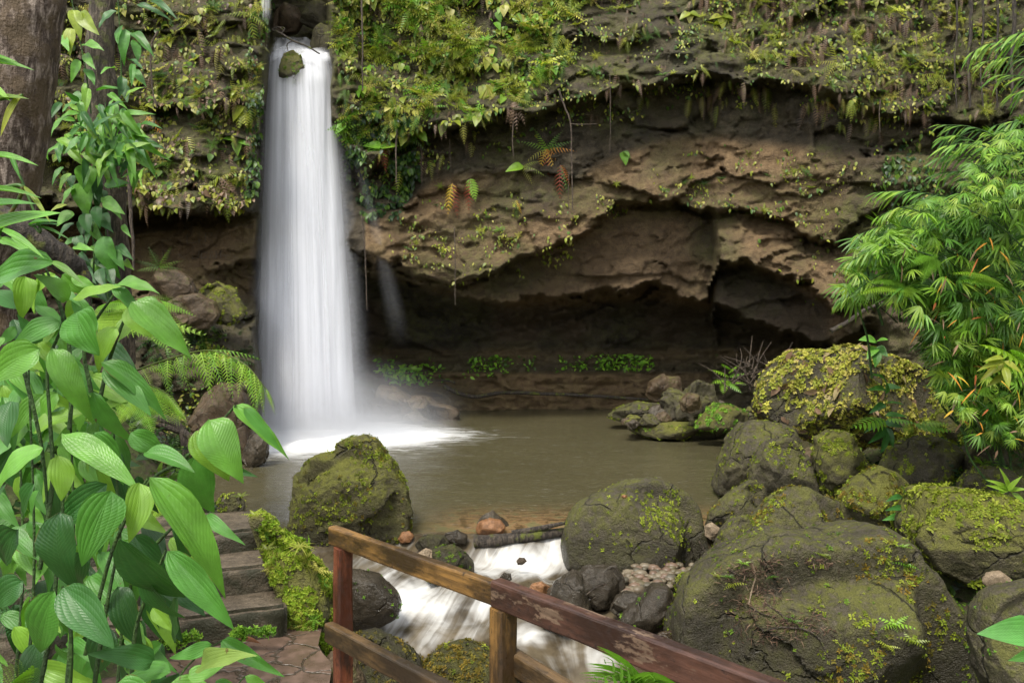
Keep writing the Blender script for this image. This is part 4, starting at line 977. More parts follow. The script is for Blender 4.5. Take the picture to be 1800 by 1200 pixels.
# ------------------------------------------------------------------ plant carpets on the cliff
def clumped(poly, n, sc=45, thr=0.0, seed=0):
    q = rand_in(poly, n * 4)
    k = fbm(p2(q[:, 0] / sc, q[:, 1] / sc), 3, seed + 200) + R.normal(size=len(q)) * 0.10
    q = q[k > thr]
    return q[:n]
def on_cliff(q, lift=0.06):
    D = cliff_at(q[:, 0], q[:, 1])
    return px(q[:, 0], q[:, 1], D - lift)
def hang(n, fwd=0.55, side=0.5, down=0.9):
    d = np.stack([R.normal(size=n) * side, -np.abs(R.normal(size=n)) * fwd - 0.15, -down + R.normal(size=n) * 0.35], -1)
    nr = np.stack([R.normal(size=n) * 0.35, -np.ones(n) * 0.8, 0.75 + R.normal(size=n) * 0.3], -1)
    return unit(d), unit(nr)
def carpet(poly, n, tm, pal, lpx, mat_lift=0.05, sc=45, thr=0.0, seed=0, wr=1.0, **hk):
    q = clumped(poly, n, sc, thr, seed); n = len(q)
    P = on_cliff(q, mat_lift); d, nr = hang(n, **hk)
    ln = lpx[0] + (lpx[1] - lpx[0]) * R.random(n) ** 1.6
    ln = ln * P[:, 1] / FP
    return batch('', tm, P, d, nr, ln, ln * wr, pick(pal, n), None)
upR = [(590, -30), (1800, -30), (1800, 190), (1690, 205), (1560, 190), (1480, 160), (1400, 145), (1300, 132), (1200, 135), (1100, 145), (1000, 172), (900, 195), (800, 210), (700, 232), (660, 260), (600, 250)]
densR = [(588, -30), (1010, -30), (1000, 120), (900, 190), (800, 215), (700, 250), (640, 280), (600, 230)]
lowR = [(600, 180), (720, 200), (740, 300), (700, 380), (640, 380), (605, 290)]
upL = [(90, -30), (470, -30), (468, 70), (452, 140), (445, 350), (240, 360), (100, 330)]
capR = [(1200, -30), (1760, -30), (1760, 180), (1690, 205), (1560, 190), (1480, 150), (1380, 110), (1250, 60)]
bfs = []
bfs.append(carpet(upR, 2300, T_small, YG + MG, (4, 10), seed=1, thr=0.20, sc=30))
bfs.append(carpet(densR, 1300, T_small, YG + YG + BG, (6, 15), seed=2, sc=28, thr=0.17))
bfs.append(carpet(densR, 330, T_fern_plant, YG + YG + BG, (16, 38), seed=51, sc=30, thr=0.13, down=.6))
bfs.append(carpet(upR, 210, T_fern_plant, YG + YG + MG, (9, 24), seed=52, sc=32, thr=0.19, down=.6))
bfs.append(carpet(capR, 130, T_fern_plant, YG, (10, 24), seed=53, sc=30, thr=0.15, down=.6))
bfs.append(carpet(upL, 170, T_fern_plant, YG + YG + MG, (10, 26), seed=54, sc=32, thr=0.1, down=.6))
bfs.append(carpet(densR, 300, T_frond, YG + BG + MG, (20, 46), seed=3, sc=50, thr=0.05))
bfs.append(carpet(densR, 460, T_heart, YG + YG + BG, (10, 26), seed=4, sc=26, thr=0.18))
bfs.append(carpet(upR, 240, T_frond, YG + YG + MG, (12, 30), seed=5, sc=40, thr=0.12))
bfs.append(carpet(upR, 360, T_frond, BR, (14, 34), seed=6, sc=40, thr=0.08, down=1.5, fwd=.3, side=.25))
bfs.append(carpet(capR, 800, T_heart, YG + YG + MG, (5, 11), seed=7, sc=28, thr=0.13))
bfs.append(carpet(capR, 170, T_frond, YG, (14, 28), seed=8, sc=30, thr=0.17))
bfs.append(carpet(capR, 420, T_frond, BR, (16, 38), seed=9, sc=36, thr=0.08, down=1.5, fwd=.3, side=.25))
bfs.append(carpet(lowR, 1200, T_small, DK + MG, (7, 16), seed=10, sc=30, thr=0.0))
bfs.append(carpet(upL, 1250, T_small, YG + YG + BR, (5, 12), seed=11, thr=0.16, sc=28))
bfs.append(carpet(upL, 200, T_frond, YG, (14, 32), seed=12, thr=0.1, sc=34))
bfs.append(carpet(upL, 620, T_frond, BR + BR + YG, (18, 44), seed=13, sc=40, thr=0.05, down=1.5, fwd=.3, side=.25))
bfs.append(carpet(upL, 380, T_heart, YG + MG, (8, 19), seed=14, sc=36, thr=0.14))
bfs.append(carpet([(240, 320), (440, 320), (430, 372), (240, 372)], 300, T_heart, YG + BR, (8, 18), seed=15, sc=30, thr=0.1))
bfs.append(carpet([(600, 240), (800, 205), (1000, 165), (1200, 130), (1400, 130), (1600, 190), (1640, 235), (1400, 190), (1200, 190), (1000, 230), (800, 290), (640, 330)], 620, T_small, YG + MG, (4, 11), seed=61, sc=26, thr=0.10))
bfs.append(carpet([(640, 250), (800, 215), (1000, 175), (1200, 140), (1400, 140), (1600, 195), (1640, 260), (1400, 215), (1200, 175), (1000, 215), (800, 265), (660, 340)], 150, T_frond, BR + YG, (16, 44), seed=64, sc=26, thr=0.12, down=1.7, fwd=.25, side=.2))
# scattered small plants on the bare middle slab and the right-hand rock
mid = [(680, 380), (780, 320), (1000, 350), (1250, 250), (1480, 270), (1480, 420), (1300, 370), (1150, 350), (1040, 400), (880, 440), (790, 490), (690, 455)]
bfs.append(carpet(mid, 620, T_small, YG + YG + MG, (3, 9), seed=16, sc=22, thr=0.16))
bfs.append(carpet(mid, 40, T_fern_plant, YG + MG, (8, 16), seed=62, sc=30, thr=0.1, down=.6))
bfs.append(carpet([(760, 400), (1050, 400), (1040, 430), (900, 520), (790, 500)], 160, T_small, YG, (5, 11), seed=17, sc=20, thr=0.15))
bfs.append(carpet([(1280, 370), (1620, 220), (1700, 330), (1560, 420), (1470, 560), (1400, 520)], 260, T_small, YG + MG, (5, 11), seed=18, sc=22, thr=0.2))
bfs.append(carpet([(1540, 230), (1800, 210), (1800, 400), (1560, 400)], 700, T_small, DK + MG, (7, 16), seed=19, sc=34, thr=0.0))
cf = foliage('cliff_foliage', bfs, M['leaf'])
tag(cf, 'carpet of small ferns and creepers covering the upper cliff face', kind='stuff')
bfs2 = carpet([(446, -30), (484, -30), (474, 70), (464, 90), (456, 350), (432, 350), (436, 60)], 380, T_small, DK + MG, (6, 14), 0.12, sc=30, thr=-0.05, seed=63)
tag(foliage('gully_foliage', [bfs2], M['leaf']), 'dark wet seedlings on the rock edge beside the fall', kind='stuff')
led = [(660, 628), (1260, 622), (1260, 652), (1000, 650), (750, 672), (665, 660)]
BGL = [tuple(1.5 * c for c in q) for q in BG]
bl = [carpet(led, 420, T_small, BGL + MG, (5, 11), 0.08, sc=40, thr=0.05, seed=31, down=0.1, fwd=.5),
      carpet([(1050, 622), (1150, 622), (1150, 648), (1050, 648)], 110, T_small, BGL, (5, 11), 0.1, sc=60, thr=-1, seed=32, down=0.1),
      carpet([(662, 640), (745, 640), (745, 672), (690, 675)], 140, T_small, BGL, (8, 16), 0.1, sc=60, thr=-1, seed=33, down=0.1)]
lf = foliage('ledge_foliage', bl, M['leaf'])
tag(lf, 'bright green low plants growing along the cave ledge', kind='stuff')

# single hanging ferns that stand out on the rock
def fern_at(u, v, label, specs, name='hanging_fern', cat='fern', group='ferns hanging on the cliff', D=None, mat='leaf'):
    """specs: (template, angle in the picture plane in degrees (0 = right, -90 = down), length px, palette)"""
    P = px(u, v, (cliff_at(np.array([u]), np.array([v]))[0] - 0.12) if D is None else D)
    bs = []
    for tm, ang, lp, pal, *o in specs:
        a = math.radians(ang); off = o[0] if o else (0, 0)
        Q = P + np.array([off[0], 0, -off[1]]) * P[1] / FP
        L_ = lp * P[1] / FP
        bs.append(batch('', tm, [Q], [(math.cos(a), -0.35, math.sin(a))], [(0.1 * R.normal(), -0.8, 0.7)], L_, L_, pick(pal, 1), None, colj=0.08))
    o = foliage(name, bs, M[mat], loc=P)
    return tag(o, label, cat, group)
fr, fw, hh = T_frond, T_frond_wide, T_heart
fern_at(960, 262, 'big fern with green and rusty orange fronds under the dark recess', [(fr, 110, 40, BG), (fr, 150, 46, BG), (fr, 30, 46, BG), (fr, -30, 44, OR), (fr, -60, 50, OR), (fr, 200, 44, YG), (fr, -110, 46, OR), (fr, -80, 60, RD), (fr, 60, 40, BG), (fr, 10, 50, OR)])
fern_at(985, 290, 'half dead fern with one pale green frond hanging below the rusty fern', [(fr, -70, 50, MG), (fr, -95, 60, RD), (fr, -60, 40, OR)])
fern_at(920, 292, 'yellow fern next to a single heart shaped leaf', [(fr, -10, 40, OR + YG), (fr, 30, 30, YG), (hh, 190, 34, BG), (fr, -60, 34, YG)])
fern_at(795, 322, 'orange yellow frond hanging on the bare brown slab', [(fr, -105, 56, OR), (fr, -80, 58, RD), (fr, -100, 46, YG)])
fern_at(826, 314, 'single curved green frond beside the orange one', [(fw, -75, 40, BG), (fr, -95, 56, RD)])
fern_at(672, 258, 'pair of green leaves over withered red fronds beside the fall', [(hh, 170, 34, BG), (hh, 10, 30, BG), (fr, -80, 44, RD), (fr, -110, 36, RD)])
fern_at(1096, 266, 'small lone green leaf on the brown slab', [(hh, -80, 26, BG), (hh, -40, 18, MG)])
fern_at(907, 352, 'small orange frond low on the brown slab', [(fr, -60, 26, OR), (fr, -90, 34, MG), (fr, -110, 24, YG)])
fern_at(905, 178, 'clump of withered pinkish fronds at the lip of the overhang', [(fr, -100, 46, BR), (fr, -80, 50, BR), (fr, -60, 44, BR), (fr, -120, 40, BR), (fr, 120, 34, YG), (fr, 60, 36, YG), (fr, 10, 30, YG)])
fern_at(858, 150, 'tuft of thin strap leaves on the overhang', [(T_strap, a, 56, YG) for a in (-60, -80, -100, -115, -130, -45, -90, -70)], name='strap_tuft')
fern_at(1212, 22, 'two bright leaves on a stalk high on the grey rock', [(hh, 210, 24, YG), (hh, -20, 22, YG), (hh, -90, 22, YG)])
fern_at(1268, 28, 'three bright yellow green leaves near the top of the cliff', [(hh, 190, 24, YG), (hh, -10, 24, YG), (hh, -85, 26, YG)])
fern_at(1452, 178, 'small fern with one orange frond under the right overhang', [(fr, -30, 26, OR), (fr, -120, 36, BR), (fr, 60, 22, YG)])
fern_at(1497, 176, 'pale yellow leafy sprig dangling below the right overhang', [(fr, -110, 34, YG), (fr, -70, 30, YG), (fr, -95, 38, YG), (hh, -100, 14, YG)])
fern_at(1650, 132, 'spreading yellow fern high on the right cliff', [(fr, 170, 36, YG), (fr, 200, 38, YG), (fr, -10, 34, YG), (fr, -60, 30, YG), (fr, -120, 34, YG)])
fern_at(1470, 110, 'bushy pale fern cluster above the right overhang', [(fr, a, 40, YG) for a in (170, 200, 230, -20, -50, -90, 100)])
fern_at(388, 312, 'pale fern fountain hanging low on the wall left of the fall', [(fr, 160, 34, YG), (fr, 30, 38, YG), (fr, 200, 34, YG), (fr, -110, 44, BR), (fr, -75, 50, BR), (fr, -40, 44, BR)])
fern_at(258, 205, 'two yellow orange fronds beside the vine covered trunk', [(fr, -60, 46, YG), (fr, -40, 44, OR), (fr, 100, 34, YG)])
fern_at(425, 185, 'yellow green leaf cluster hanging close beside the fall', [(fw, -100, 44, YG), (fw, -70, 40, YG), (hh, -120, 34, YG)])
fern_at(418, 245, 'small bright green leaf rosette on the dark wall by the fall', [(hh, 170, 26, BG), (hh, -20, 26, BG), (hh, -90, 30, BG)])
fern_at(370, 75, 'feathery pale frond on the cliff above the pool', [(fr, 150, 34, YG), (fr, 20, 34, YG), (fr, -60, 40, YG)])
fern_at(440, 25, 'large yellow green fern by the gully mouth', [(fr, 170, 46, YG), (fr, 60, 40, YG), (fr, -30, 44, YG), (fr, -80, 50, YG)])
fern_at(720, 20, 'broad yellow fern near the top edge right of the fall', [(fw, -120, 48, YG), (fw, -60, 44, YG), (fr, 10, 40, YG)])
fern_at(745, 170, 'bright green fern in the thick of the hanging garden', [(fw, -110, 52, BG), (fw, -60, 50, BG), (fr, 170, 40, BG), (hh, -30, 34, BG)])
fern_at(280, 470, 'dark green fern tuft on the reddish boulder by the scratched wall', [(fr, a, 40, MG) for a in (150, 110, 70, 30, 10, 175)], D=18.3)

# ------------------------------------------------------------------ roots and vines that hang down the cliff
def vine(pts, r, label, D=None, lift=0.35, mat='twig', name='hanging_vine', cat='vine', group='vines hanging down the cliff', branches=(), n=30):
    pts = np.asarray(pts, float)
    if D is None:
        d = cliff_at(pts[:, 0], pts[:, 1]); d = np.full(len(pts), d.min() - lift)
    else:
        d = np.broadcast_to(np.asarray(D, float), (len(pts),))
    P = spline(px(pts[:, 0], pts[:, 1], d), n)
    P = P + 0.012 * np.stack([fbm(P * 3 + 5, 2, 1), fbm(P * 3 + 9, 2, 2), 0 * P[:, 0]], -1)
    parts = [tube(P, np.linspace(r, r * 0.55, n), 6, 0.2)]
    for b in branches:
        b = np.asarray(b, float)
        Q = spline(px(b[:, 0], b[:, 1], np.full(len(b), d.mean())), 12)
        parts.append(tube(Q, np.linspace(r * .7, r * .3, 12), 6, 0.2))
    V, F = merge(parts)
    o = mesh(name, V, F, M[mat], loc=P[-1])
    return tag(o, label, cat, group)
vine([(278, 55), (266, 80), (265, 120), (268, 160), (277, 190)], 0.03, 'bent pale root on the wall left of the fall')
vine([(227, 290), (229, 360), (233, 420), (234, 475)], 0.04, 'long straight vine in front of the scratched wall', D=14.0)
vine([(983, 158), (993, 190), (1003, 218), (1005, 300), (1007, 370)], 0.028, 'long forked root hanging past the rusty fern', branches=[[(1003, 218), (1020, 219), (1050, 218)]])
vine([(904, 205), (901, 235), (903, 275)], 0.022, 'short vine under the withered fern clump')
vine([(1072, 128), (1073, 200), (1072, 272)], 0.012, 'hair thin vine across the dark recess')
vine([(1240, 142), (1238, 180), (1237, 208)], 0.014, 'short thin vine under the middle of the overhang')
vine([(739, 240), (741, 290), (742, 328)], 0.014, 'yellowish thin vine in the mossy recess')
vine([(791, 245), (791, 280), (793, 305)], 0.014, 'short vine ending at the top of the brown slab')
vine([(697, 228), (696, 275), (697, 322)], 0.03, 'thick dark root hanging over the mossy recess')
vine([(636, -10), (637, 60), (637, 160)], 0.03, 'dark root beside the top of the fall')
vine([(799, 400), (800, 470), (800, 536)], 0.018, 'dark dripping root hanging from the tip of the slab')
vine([(636, 380), (642, 450), (645, 545)], 0.022, 'yellow vine hanging at the right edge of the fall', D=21.0)
vine([(1547, 176), (1546, 205), (1547, 232)], 0.016, 'thin vine under the right overhang')
vine([(1000, 300), (999, 340), (1000, 372)], 0.012, 'fine rootlet beside the long forked root')
for u, lab in ((1704, 'thick dark vine trunk on the far right cliff'), (1726, 'second vine trunk close beside the thick dark one'), (1752, 'thin vine trunk near the upper right corner'), (1780, 'dark vine trunk nearest the right edge'), (1680, 'thin vine left of the thick dark vine trunk')):
    vine([(u, -40), (u + 3, 40), (u - 2, 110), (u + 2, 190)], 0.05 if u in (1704, 1780) else 0.03, lab, lift=0.15, mat='bark_wet')

# ------------------------------------------------------------------ scratched writing on the left wall
def stroke(pts, D=20.1):
    P = px(np.array([p[0] for p in pts], float), np.array([p[1] for p in pts], float), np.array([cliff_at(np.array([p[0]]), np.array([p[1]]))[0] for p in pts]) - 0.015)
    return tube(P, 0.013, 5)
sk = [[(300, 380), (301, 396), (308, 398)], [(310, 380), (310, 400)], [(321, 384), (321, 408)], [(334, 386), (323, 396), (337, 408)], [(338, 386), (337, 398), (346, 401), (354, 394), (351, 386), (343, 384), (338, 387)], [(322, 398), (352, 400)],
      [(329, 410), (329, 428), (345, 426)], [(350, 408), (350, 428)], [(361, 425), (361, 410), (372, 409), (372, 424)],
      [(338, 440), (339, 455), (349, 453), (350, 440)], [(354, 441), (354, 455), (362, 452), (363, 444), (355, 441)], [(368, 455), (372, 441), (376, 455)], [(380, 455), (380, 442), (384, 448), (388, 440), (388, 454)],
      [(392, 449), (404, 449)], [(397, 449), (397, 463)], [(408, 463), (412, 449), (417, 463)],
      [(290, 440), (300, 444), (294, 456)], [(312, 446), (325, 455)], [(286, 438), (287, 452)]]
M['scratch'] = rock_mat('scratched stone', (0.11, 0.085, 0.06), (0.18, 0.145, 0.105), (0.1, 0.1, 0.03), 0.0, scale=4)
V, F = merge([stroke(s) for s in sk])
tag(mesh('scratched_lettering', V, F, M['scratch'], loc=V.mean(0)), 'faint letters scratched into the bare brown wall left of the fall', 'writing')

# ------------------------------------------------------------------ moss and creepers that grow on the boulders
def moss_on(key, n, lpx, pal, tm=None, thr=0.05, sc=0.35, up=0.0, name='moss', poly=None, seed=0):
    o, P, F, size = BOULD[key]
    a, b, c = P[F[:, 0]], P[F[:, 1]], P[F[:, 2]]
    nr = np.cross(b - a, c - a); ar = np.linalg.norm(nr, axis=1); nr = nr / (ar[:, None] + 1e-12)
    k = R.choice(len(F), n * 8, p=ar / ar.sum())
    r1, r2 = R.random((2, len(k))); s = r1 + r2 > 1; r1[s] = 1 - r1[s]; r2[s] = 1 - r2[s]
    Q = a[k] + (b[k] - a[k]) * r1[:, None] + (c[k] - a[k]) * r2[:, None]; N = nr[k]
    toCam = unit(np.array([0, 0, ZC]) - Q)
    m = fbm(Q / (sc * size) + 31.7 + seed, 4, 300 + seed) + 0.08 * R.normal(size=len(Q)) + 0.25 * up * N[:, 2] > thr
    m &= (np.sum(N * toCam, 1) > -0.15)
    if poly is not None:
        m &= inpoly(U0 + Q[:, 0] / Q[:, 1] * FP, V0 + (ZC - Q[:, 2]) / Q[:, 1] * FP, poly)
    Q, N = Q[m][:n], N[m][:n]; q = len(Q)
    if q == 0: return
    t = unit(np.cross(N, R.normal(size=(q, 3))) + N * 0.25 + np.array([0, 0, -0.15]))
    ln = (lpx[0] + (lpx[1] - lpx[0]) * R.random(q) ** 1.8) * Q[:, 1] / FP
    foliage(name, [batch('', tm or T_moss, Q + N * 0.004, t, N + 0.2 * R.normal(size=(q, 3)), ln, ln, pick(pal, q), None)], M['moss'], parent=o)['kind'] = 'stuff'
LM = [(0.20, 0.24, 0.020), (0.16, 0.21, 0.018), (0.24, 0.27, 0.035)]
GM = [(0.09, 0.16, 0.016), (0.13, 0.20, 0.018)]
OM = [(0.15, 0.125, 0.02), (0.19, 0.13, 0.018), (0.11, 0.10, 0.018)]
moss_on('R1', 1300, (6, 16), LM + OM, thr=0.06, sc=0.45, seed=1, poly=[(1430, 1000), (1560, 930), (1700, 1100), (1706, 1210), (1350, 1210), (1400, 1150), (1520, 1120)])
moss_on('R1', 420, (5, 12), LM + GM, thr=0.16, sc=0.22, seed=2, name='creepers')
moss_on('R2', 1000, (6, 17), LM, thr=0.04, sc=0.5, seed=3)
moss_on('R3', 700, (5, 13), LM + OM, thr=-0.02, sc=0.5, seed=4)
moss_on('R4', 420, (5, 12), LM + OM, thr=0.10, sc=0.4, seed=5)
moss_on('R5', 120, (4, 9), OM + LM, thr=0.15, seed=6); moss_on('R5b', 120, (4, 9), LM, thr=0.1, seed=7)
moss_on('R6', 200, (5, 10), LM, thr=0.15, seed=8); moss_on('R7', 160, (4, 9), LM, thr=0.2, seed=9)
moss_on('R8', 420, (5, 11), LM, thr=0.05, seed=10); moss_on('R9', 300, (5, 12), LM, thr=0.12, seed=11)
moss_on('R10', 200, (5, 10), LM + GM, thr=0.12, seed=12); moss_on('R10b', 160, (5, 10), LM, thr=0.08, seed=13)
moss_on('R11', 2700, (6, 15), [(0.40, 0.38, 0.07), (0.33, 0.34, 0.05), (0.46, 0.40, 0.11), (0.24, 0.27, 0.04)], T_moss2, thr=-0.10, sc=0.3, seed=14, name='creepers')
moss_on('R11', 240, (10, 26), BR + [(0.30, 0.24, 0.12)], T_small, thr=0.0, sc=0.3, seed=15, name='dead_leaves')
moss_on('R11', 120, (14, 26), YG, T_frond_low, thr=0.0, sc=0.3, seed=16, name='larger_leaves')
moss_on('R12', 300, (6, 12), LM, thr=-0.05, seed=17)
moss_on('R13b', 160, (5, 10), BG, thr=0.0, seed=18); moss_on('R13d', 160, (5, 9), LM + GM, thr=0.1, seed=19); moss_on('R13c', 80, (4, 8), LM, thr=0.1, seed=20)
moss_on('C1', 360, (5, 13), LM, thr=0.12, sc=0.4, seed=21, poly=[(1090, 860), (1190, 860), (1240, 960), (1180, 960), (1080, 940)])
moss_on('C1', 120, (4, 9), LM, thr=0.15, sc=0.3, seed=22, name='creepers')
moss_on('L1', 650, (4, 11), LM, thr=0.06, sc=0.35, seed=23); moss_on('L1', 350, (4, 11), OM + LM, thr=0.12, sc=0.25, seed=24, name='creepers')
moss_on('L2', 26, (6, 12), BG, thr=0.1, seed=25); moss_on('L3', 120, (4, 9), GM, thr=0.1, seed=26)
moss_on('L4', 700, (6, 14), OM, thr=-0.05, sc=0.5, seed=27); moss_on('L4', 40, (8, 16), LM, thr=0.1, seed=28, name='creepers')
moss_on('L5', 300, (6, 14), OM, thr=0.05, sc=0.4, seed=29)
moss_on('LB2', 120, (5, 10), LM, thr=0.0, seed=30); moss_on('RB', 60, (5, 10), BG, thr=0.2, seed=31); moss_on('C3', 24, (5, 10), BG, thr=0.1, seed=32); moss_on('C7', 60, (5, 10), LM, thr=0.0, seed=33); moss_on('C5', 60, (5, 10), LM, thr=0.0, seed=34)
moss_on('MB', 3600, (5, 13), [(0.22, 0.31, 0.022), (0.16, 0.26, 0.018), (0.28, 0.34, 0.04)], T_moss2, thr=-0.04, sc=0.35, seed=35)
moss_on('MB', 60, (16, 30), YG + BG, T_fern_plant, thr=0.0, sc=0.3, seed=38, name='fern_sprigs')
moss_on('LB6', 60, (6, 12), LM, thr=0.1, seed=36); moss_on('K1', 40, (5, 9), GM, thr=0.0, seed=37)

# ------------------------------------------------------------------ concrete steps
def slab(corner, yaw, wdt, dep, top, hgt, seed):
    """step block whose right front corner is given; rough rounded concrete"""
    bm = bmesh.new(); bmesh.ops.create_cube(bm, size=1)
    bmesh.ops.scale(bm, vec=(wdt, dep, hgt), verts=bm.verts)
    bmesh.ops.bevel(bm, geom=bm.edges[:], offset=0.018, segments=2, affect='EDGES')
    bmesh.ops.triangulate(bm, faces=bm.faces)
    for _ in range(4):
        bmesh.ops.subdivide_edges(bm, edges=[e for e in bm.edges if e.calc_length() > 0.05], cuts=1)
        bmesh.ops.triangulate(bm, faces=bm.faces)
    V = np.array([v.co[:] for v in bm.verts]); F = np.array([[v.index for v in f.verts] for f in bm.faces]); bm.free()
    V = V + np.array([-wdt / 2, dep / 2, top - hgt / 2])
    c, s = math.cos(yaw), math.sin(yaw)
    V = np.stack([V[:, 0] * c - V[:, 1] * s + corner[0], V[:, 0] * s + V[:, 1] * c + corner[1], V[:, 2]], -1)
    n = np.stack([fbm(V * 6 + seed + k * 9, 4, seed + k) for k in range(3)], -1)
    return V + n * 0.011, F
stp = empty('concrete_steps', (-1.6, 4.3, 1.4))
tag(stp, 'worn wet concrete steps climbing from the flagstone path', 'steps')
YW = math.radians(20)
for (x, y, top, seed) in ((-1.134, 4.0, 1.563, 1), (-1.20, 4.22, 1.705, 2), (-1.40, 4.46, 1.825, 3)):
    V, F = slab((x, y), YW, 1.35, 0.62 if seed < 3 else 0.5, top, 0.42, seed)
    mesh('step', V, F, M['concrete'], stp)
q = rand_in([(300, 1098), (400, 1088), (408, 1106), (300, 1120)], 260)
bs = [batch('', T_moss2, px(q[:, 0], q[:, 1], 3.86 + 0.1 * (q[:, 0] - 300) / 100 - .03), np.stack([R.normal(size=260), -np.ones(260), R.normal(size=260)], -1), [(0, -1, .5)], 0.03, 0.03, pick(BG + LM, 260), None)]
for (cu_, cv_, n_, r_) in ((330, 1118, 40, 12), (425, 1112, 60, 12), (470, 1110, 30, 8), (300, 1130, 40, 16)):
    q = np.array([cu_, cv_]) + R.normal(size=(n_, 2)) * (r_, r_ * .4)
    bs.append(batch('', T_moss2, px(q[:, 0], q[:, 1], 3.8), np.stack([R.normal(size=n_), -np.ones(n_), R.normal(size=n_)], -1), [(0, -1, .5)], 0.035, 0.035, pick(BG, n_), None))
tag(foliage('step_moss', bs, M['moss']), 'strip of bright moss and seedlings along the lowest step riser', kind='stuff')

# ------------------------------------------------------------------ wooden railing
rl = empty('wooden_railing', (-0.3, 2.2, 1.4))
tag(rl, 'weathered wooden hand railing along the edge of the path', 'railing')
def beam(name, a, b, wdt, hgt, m, roll=0.0, over=0.0, seed=0):
    """square timber from a to b with softened uneven edges; its own x axis runs along the grain"""
    a, b = np.asarray(a, float), np.asarray(b, float); L_ = np.linalg.norm(b - a)
    n = max(8, int(L_ / 0.02)); prof = []
    e = 0.006
    for sx, sy in ((1, 1), (-1, 1), (-1, -1), (1, -1)):
        cy, cz = sx * (wdt / 2), sy * (hgt / 2)
        pts = [(cy, cz - sy * e), (cy - sx * e * .3, cz - sy * e * .3), (cy - sx * e, cz)]
        if sx * sy < 0: pts = pts[::-1]
        prof += pts
    prof = np.array(prof); k = len(prof)
    xs = np.linspace(-over, L_ + over, n)
    V = np.stack([np.repeat(xs, k), np.tile(prof[:, 0], n), np.tile(prof[:, 1], n)], -1)
    nn = np.stack([fbm(V * np.array([6, 40, 40]) + seed * 7.1, 3, seed), fbm(V * np.array([6, 40, 40]) + seed * 3.3 + 50, 3, seed + 1)], -1)
    V[:, 1:] += nn * 0.0022
    i = np.arange(n * k).reshape(n, k); j = np.roll(i, -1, axis=1)
    F = [tuple(f) for f in np.stack([i[:-1], j[:-1], j[1:], i[1:]], -1).reshape(-1, 4)] + [tuple(i[0][::-1]), tuple(i[-1])]
    o = mesh(name, V, F, M[m], rl, smooth=False)
    d = unit(b - a); o.rotation_euler = (roll, -math.asin(d[2]), math.atan2(d[1], d[0]))
    o.location = tuple(a - np.array(rl.location))
    return o
A = px(603, 946, 2.66); Bq = px(884, 1047, 2.09); Cq = px(1600, 1322, 1.32)
dirr = unit(Bq - A)
beam('post', A * [1, 1, 0] + [0, 0, 1.15], A * [1, 1, 0] + [0, 0, A[2] - 0.03], 0.052, 0.052, 'wood_post', roll=math.radians(35), seed=1)
beam('post', Bq * [1, 1, 0] + [0, 0, 1.15], Bq * [1, 1, 0] + [0, 0, Bq[2] - 0.032], 0.056, 0.056, 'wood_ochre', roll=math.radians(35), seed=2)
J = Bq - dirr * 0.022 * 1.2
beam('top_rail', A - dirr * 0.065, J - dirr * 0.001, 0.034, 0.062, 'wood_ochre', seed=3)
beam('top_rail', J + dirr * 0.001 + [0, 0, 0.003], Cq + unit(Cq - Bq) * 0.80, 0.038, 0.072, 'wood_red', seed=4)
Cend = Cq + unit(Cq - Bq) * 0.75
beam('post', Cend * [1, 1, 0] + [0, 0, 1.15], Cend * [1, 1, 0] + [0, 0, Cend[2] - 0.034], 0.056, 0.056, 'wood_post', roll=math.radians(35), seed=9)
lo1 = px(588, 1106, 2.62); lo2 = px(884, 1262, 2.05)
beam('lower_rail', lo1 - unit(lo2 - lo1) * 0.02 + [0, -.03, 0], lo2 + [0, -.03, 0], 0.035, 0.062, 'wood_low', seed=5)
_a, _b = px(898, 1158, 2.11), px(1120, 1300, 1.80)
beam('lower_rail', _a, _b + unit(_b - _a) * 0.85, 0.035, 0.062, 'wood_low', seed=6)
mesh('nail', *tube([px(1030, 1045, 1.9), px(1046, 1032, 1.92), px(1060, 1026, 1.93), px(1066, 1026, 1.93), px(1060, 1031, 1.925)], 0.0014, 6), M['twig'], rl)

# ------------------------------------------------------------------ trees at the left edge
def trunk(name, pts, D, radii, m, label, cat='tree', seg=28, jit=0.16, n=70, seed=0, roots=()):
    P = spline(px(np.array([p[0] for p in pts], float), np.array([p[1] for p in pts], float), np.broadcast_to(np.asarray(D, float), (len(pts),))), n)
    r = np.interp(np.linspace(0, 1, n), np.linspace(0, 1, len(radii)), radii)
    root = empty(name, P[-1])
    tag(root, label, cat)
    parts = [tube(P, r, seg, jit, seed)]
    V, F = merge(parts)
    mesh('trunk', V, F, M[m], root)
    for k, (rp, rd, rr) in enumerate(roots):
        Q = spline(px(np.array([p[0] for p in rp], float), np.array([p[1] for p in rp], float), np.broadcast_to(np.asarray(rd, float), (len(rp),))), 26)
        V, F = tube(Q, np.linspace(rr, rr * .5, 26), 10, 0.25, seed + k)
        mesh('root', V, F, M['bark_wet'], root)
    return root
big = trunk('tree', [(20, -260), (30, -60), (25, 60), (14, 200), (2, 330), (-20, 460), (-40, 620), (-60, 900)], 7.0, [.36, .37, .36, .35, .32, .33, .36, .45], 'bark_pale',
            'big old tree trunk with pale peeling bark at the left edge', n=160, seg=48, seed=3, jit=0.22)
vt = trunk('tree', [(182, -200), (180, 0), (176, 100), (180, 160), (196, 300), (208, 420), (212, 520), (214, 640)], 10.0, [.15, .15, .16, .20, .15, .12, .13, .16], 'bark_brown',
           'slim brown tree trunk clothed in a leafy climbing vine', seed=5, roots=[([(212, 480), (190, 560), (160, 640)], [9.9, 9.6, 9.4], .05)])
Q = spline(px(np.array([-20, 30, 75, 110, 135, 148, 152.]), np.array([375, 400, 432, 455, 478, 505, 560.]), np.array([6.6, 6.6, 6.7, 6.8, 6.9, 6.9, 6.9])), 60)
